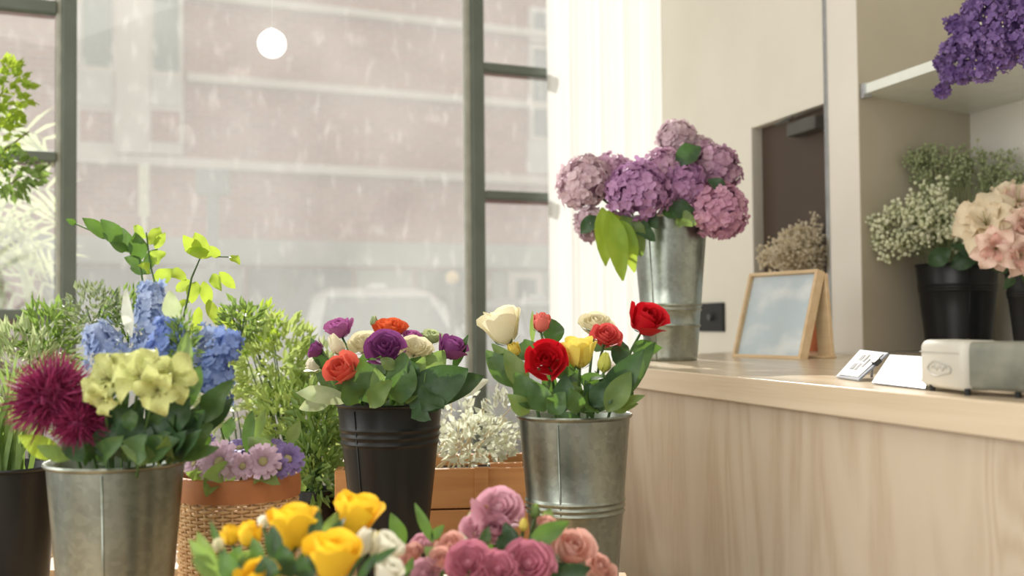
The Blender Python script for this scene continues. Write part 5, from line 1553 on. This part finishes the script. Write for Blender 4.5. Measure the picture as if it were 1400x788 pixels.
# ------------------------------------------------------------------ peach blooms
b = B_pea
Z = 'in the peach bloom bucket'
lily(b, 1348, 305, 2.86, 46, 'ivory', (-.5, .45, .8), 'wide ivory bloom overlapping the baby\'s breath ' + Z, n=9, cat='amaryllis', name='amaryllis', eye='ivory')
lily(b, 1392, 278, 2.90, 40, 'ivory', (0, .7, .7), 'ivory bloom with peach heart at the top ' + Z, n=8, cat='amaryllis', name='amaryllis', eye='peach')
lily(b, 1362, 340, 2.78, 34, 'peach', (-.4, -.1, .9), 'peach bloom drooping over the rim ' + Z, n=8, cat='amaryllis', name='amaryllis', eye='blush')
lily(b, 1394, 350, 2.76, 34, 'peach', (.1, -.1, 1), 'peach bloom lowest at the frame edge ' + Z, n=8, cat='amaryllis', name='amaryllis', eye='blush')
lily(b, 1402, 312, 2.80, 34, 'peach', (.1, .4, .9), 'peach bloom between the ivory and lowest ones ' + Z, n=8, cat='amaryllis', name='amaryllis', eye='blush')
lily(b, 1440, 320, 2.9, 46, 'ivory', (.4, .5, .8), 'ivory bloom partly outside the frame ' + Z, n=8, cat='amaryllis', name='amaryllis')
for a in ((1378, 372, 1345, 350, 26, 2.85, 2.85, 'leaf_dark'), (1385, 378, 1372, 395, 14, 2.84, 2.8, 'leaf_dark')):
    leafpx(b, *a[:7], m=a[7])

# ------------------------------------------------------------------ dried bunch in terracotta pot
pc = U(1118, 488, 3.52); 
tp_ = empty('terracotta_pot', (pc.x, pc.y, TOPZ), 'small terracotta pot behind the picture stand', 'pot')
MB().lathe([(0, .003), (.028, 0), (.042, .15), (.047, .15), (.048, .18), (.041, .18), (.040, .14), (0, .14)], 28).build('body', M['terracotta'], tp_, smooth=True, auto=40)
Bt = dict(c=Vector((pc.x, pc.y, 0)), z0=TOPZ, z1=TOPZ + .18, rr=.04, rb=.028)
rs = random.Random(50)
breath(Bt, Vector((pc.x, pc.y, TOPZ + .145)), [(1085, 345, 3.50, 40, 34, 700), (1105, 335, 3.52, 30, 38, 560), (1060, 352, 3.46, 22, 20, 220), (1100, 365, 3.5, 24, 22, 200)], 'dried cream baby\'s breath bunch in the terracotta pot', 'dried', 'dry_stem', 'dried_gypsophila', 'dried flowers', .0044, rs)

# ------------------------------------------------------------------ picture stand
fl, fr_ = G(1000, 488, TOPZ), G(1093, 491.5, TOPZ)
fx = (fr_ - fl); fw = fx.length; fang = math.atan2(fx.y, fx.x)
ps = empty('picture_stand', ((fl.x), (fl.y), TOPZ), 'light wood easel frame with a pale blue cloud picture on the worktop', 'picture', rz=fang)
TILT = math.radians(16)
fh = 0.245
tm = Matrix.Rotation(-TILT, 4, 'X')
def fpart(name, a, b_, m):
    o = MB().box(a, b_).build(name, M[m], ps, bevel=.0015); o.matrix_local = tm; return o
bw = .009
fpart('frame_bar', (0, 0, 0), (bw, .028, fh), 'frame_wood'); fpart('frame_bar', (fw - bw, 0, 0), (fw, .028, fh), 'frame_wood')
fpart('frame_bar', (bw, 0, fh - bw), (fw - bw, .028, fh), 'frame_wood'); fpart('frame_bar', (bw, 0, 0), (fw - bw, .028, bw), 'frame_wood')
fpart('picture', (bw, .012, bw), (fw - bw, .024, fh - bw), 'picture')
o = MB().box((fw - .05, 0, -fh * .99), (fw, .012, 0)).build('easel_leg', M['frame_wood'], ps, bevel=.0015)
top_y, top_z = math.sin(TILT) * fh + .024, math.cos(TILT) * fh - .012
o.matrix_local = Matrix.Translation((0.0, top_y, top_z)) @ Matrix.Rotation(math.radians(5), 4, 'X')
MB().box((fw - .07, .08, 0.0005), (fw + .004, .125, .006)).build('foot_board', M['frame_wood'], ps, bevel=.001)

# ------------------------------------------------------------------ cards on the counter
def card(bl, br, tl, tr, dtop, label, lines):
    a, b_ = G(*bl, TOPZ + .001), G(*br, TOPZ + .001)
    db, dr = (a - CAM).dot(FWD), (b_ - CAM).dot(FWD)
    c, d = U(*tl, db + dtop), U(*tr, dr + dtop)
    e = empty('sign_card', a, label, 'sign')
    nrm = (b_ - a).cross(c - a).normalized()
    def quadbox(name, u0, v0, u1, v1, t0, t1, m):
        mb = MB()
        def P(u, v): return a.lerp(b_, u).lerp(c.lerp(d, u), v)
        q = [P(u0, v0), P(u1, v0), P(u1, v1), P(u0, v1)]
        vs = [p + nrm * t0 - a for p in q] + [p + nrm * t1 - a for p in q]
        mb.v = [tuple(p) for p in vs]
        mb.f = [(3, 2, 1, 0), (4, 5, 6, 7), (0, 1, 5, 4), (1, 2, 6, 5), (2, 3, 7, 6), (3, 0, 4, 7)]
        return mb.build(name, M[m], e)
    quadbox('holder', 0, 0, 1, 1, 0, .003, 'acrylic')
    quadbox('card', .1, .07, .9, .93, .003, .0042, 'paper')
    for (u0, v0, u1, v1) in lines:
        quadbox('print', u0, v0, u1, v1, .0042, .0045, 'ink')
    # strut behind keeps it leaning
    m_ = c.lerp(d, .5); ft = Vector((m_.x, m_.y, TOPZ)) + Vector((0.0, .02, 0))
    MB().tube([m_ - a, ft - a], .0025, seg=6).build('strut', M['acrylic'], e)
    return e, a, quadbox
e, a_, qb = card((1144, 517), (1175, 521.5), (1177, 480), (1216, 484.5), .06, 'slim white card in a clear leaning holder nearest the picture stand', [(.3, .62, .42, .82), (.48, .58, .56, .84), (.28, .3, .42, .5), (.48, .28, .58, .52), (.64, .4, .7, .7)])
qb('clip', .9, .55, 1.04, .72, .0, .008, 'clip')
card((1193, 525), (1266, 533), (1218, 487), (1282, 491), .06, 'wider white card in a clear leaning holder beside the payment terminal', [(.15, .6, .8, .64), (.2, .7, .7, .73)])

# ------------------------------------------------------------------ payment terminal
ta, tb = G(1257, 533, TOPZ), G(1316, 541.5, TOPZ)
tx = tb - ta; tang = math.atan2(tx.y, tx.x)
T = empty('payment_terminal', (ta.x, ta.y, TOPZ), 'pale grey rounded payment terminal on the worktop edge', 'payment terminal', rz=tang)
tw, th_ = tx.length, 0.073
def rbox(x0, x1, y0, y1, z0, z1, r, n=5):
    mb = MB(); rings = []
    zz = [(z0, r * .5), (z0 + r * .5, 0)] + [(z1 - r + r * math.sin(a * PI / 2 / n), r - r * math.cos(a * PI / 2 / n)) for a in range(n + 1)]
    for z, ins in zz:
        k = len(mb.v); rings.append(k)
        for (cx, cy, s) in ((x1 - r, y1 - r, 0), (x0 + r, y1 - r, 1), (x0 + r, y0 + r, 2), (x1 - r, y0 + r, 3)):
            for i in range(n + 1):
                a = PI / 2 * (s + i / n)
                rr = max(.0005, r - ins)
                mb.v.append((cx + rr * math.cos(a), cy + rr * math.sin(a), z))
    K = 4 * (n + 1)
    for p, q in zip(rings, rings[1:]):
        for j in range(K):
            i = (j + 1) % K
            mb.f.append((p + j, p + i, q + i, q + j))
    mb.f.append(tuple(rings[0] + j for j in reversed(range(K)))); mb.f.append(tuple(rings[-1] + j for j in range(K)))
    return mb
rbox(0, tw, 0, .06, .006, th_, .012).build('front_shell', M['plastic'], T, smooth=True, auto=50)
# the long housing runs away to the side, darker stone grey
h_ = rbox(0, .30, 0, .075, .008, th_ - .001, .012)
ho = h_.build('housing', M['plastic2'], T, smooth=True, auto=50)
ho.matrix_local = Matrix.Translation((tw - .012, .004, 0)) @ Matrix.Rotation(math.radians(28) , 4, 'Z')
for (x, y) in ((.03, .006), (tw - .006, .01), (tw + .05, .05)):
    MB().lathe([(0, 0), (.004, 0), (.004, .009), (0, .009)], 12, (x, y, 0)).build('rubber_foot', M['rubber'], T)
MB().box((.004, -.0006, th_ - .018), (tw - .008, .0004, th_ - .0165)).build('panel_seam', M['plastic_mark'], T)
mb = MB()
# pressed oval mark with a wavy bar
mb.tube([(tw * (.5 + .27 * math.cos(t * 2 * PI / 28)), -.0006, .033 + (.0095 + .002 * math.cos(t * 6 * PI / 28)) * math.sin(t * 2 * PI / 28)) for t in range(29)], .0014, seg=4, caps=False)
mb.tube([(tw * (.33 + .34 * i / 12), -.0006, .034 + .003 * math.sin(i * 1.3)) for i in range(13)], .0014, seg=4)
mb.build('logo', M['plastic_mark'], T)
cb = empty('power_cable', G(1398, 536, TOPZ), 'dark thin cable running from the payment terminal', 'cable')
MB().tube([(-.03, .0, .02), (-.01, .004, .008), (.02, .01, .004), (.12, .02, .004)], .004, seg=8).build('cord', M['cord'], cb, smooth=True)

# ------------------------------------------------------------------ violet statice on the upper shelf
vz = sz + .028
vp = cl(0.10, PIL_Y + 0.12)
vs = empty('shelf_vase', (vp.x, vp.y, vz), 'plain white vase on the shelf holding the violet statice', 'vase')
MB().lathe([(0, .004), (.05, 0), (.07, .06), (.05, .16), (.042, .19), (.046, .2), (.04, .2), (.036, .18), (.04, .1), (0, .02)], 28).build('body', M['shelf_glass'], vs, smooth=True, auto=60)
se = empty('statice_bunch', (vp.x, vp.y, vz + .03), 'violet papery statice bunch leaning down over the shelf edge', 'statice')
b0 = Vector(se.location)
rs = random.Random(61)
blobs = [(1288, 124, 9), (1300, 103, 11), (1318, 100, 14), (1330, 85, 15), (1300, 70, 15), (1310, 62, 14), (1322, 50, 15), (1306, 34, 12), (1345, 95, 16), (1350, 70, 20), (1340, 30, 22), (1330, 15, 16), (1365, 50, 24), (1375, 25, 24), (1370, 80, 18), (1395, 55, 24), (1400, 20, 26), (1385, 5, 24), (1355, 5, 18), (1415, 75, 20), (1430, 40, 28), (1425, 0, 26), (1338, 55, 18), (1290, 88, 10)]
stm = MB()
vneck = Vector((vp.x, vp.y, vz + .2)) - b0
for i, (x, y, r) in enumerate(blobs):
    dd = (onplane(x, y, cl(0, PIL_Y - 0.03), CY) - CAM).dot(FWD) - r * 2.6 / F - rs.uniform(0, .04)
    c = U(x, y, dd) - b0
    stm.tube([(0, 0, 0), vneck, vneck.lerp(c, .5) + Vector((0, 0, .07)), c], .002, .001, 5)
    R = r * dd / F
    mb = MB(); m2 = MB()
    for v in blob_dirs(int(14 + r * 2.2), rs):
        floret(mb, c + v * R * rs.uniform(.6, 1.05), v + Vector((rs.uniform(-.5, .5), rs.uniform(-.5, .5), rs.uniform(-.5, .5))), .0105 * rs.uniform(.8, 1.2), rs, 5, .5)
        if rs.random() < .05:
            m2.octa(c + v * R * 1.08, .003)
    o = mb.build('flower_cluster', M['statice'], se, stuff=True)
    if m2.v: m2.build('flower_eyes', M['statice_eye'], o, stuff=True)
stm.build('stems', M['dstem'], se, stuff=True)
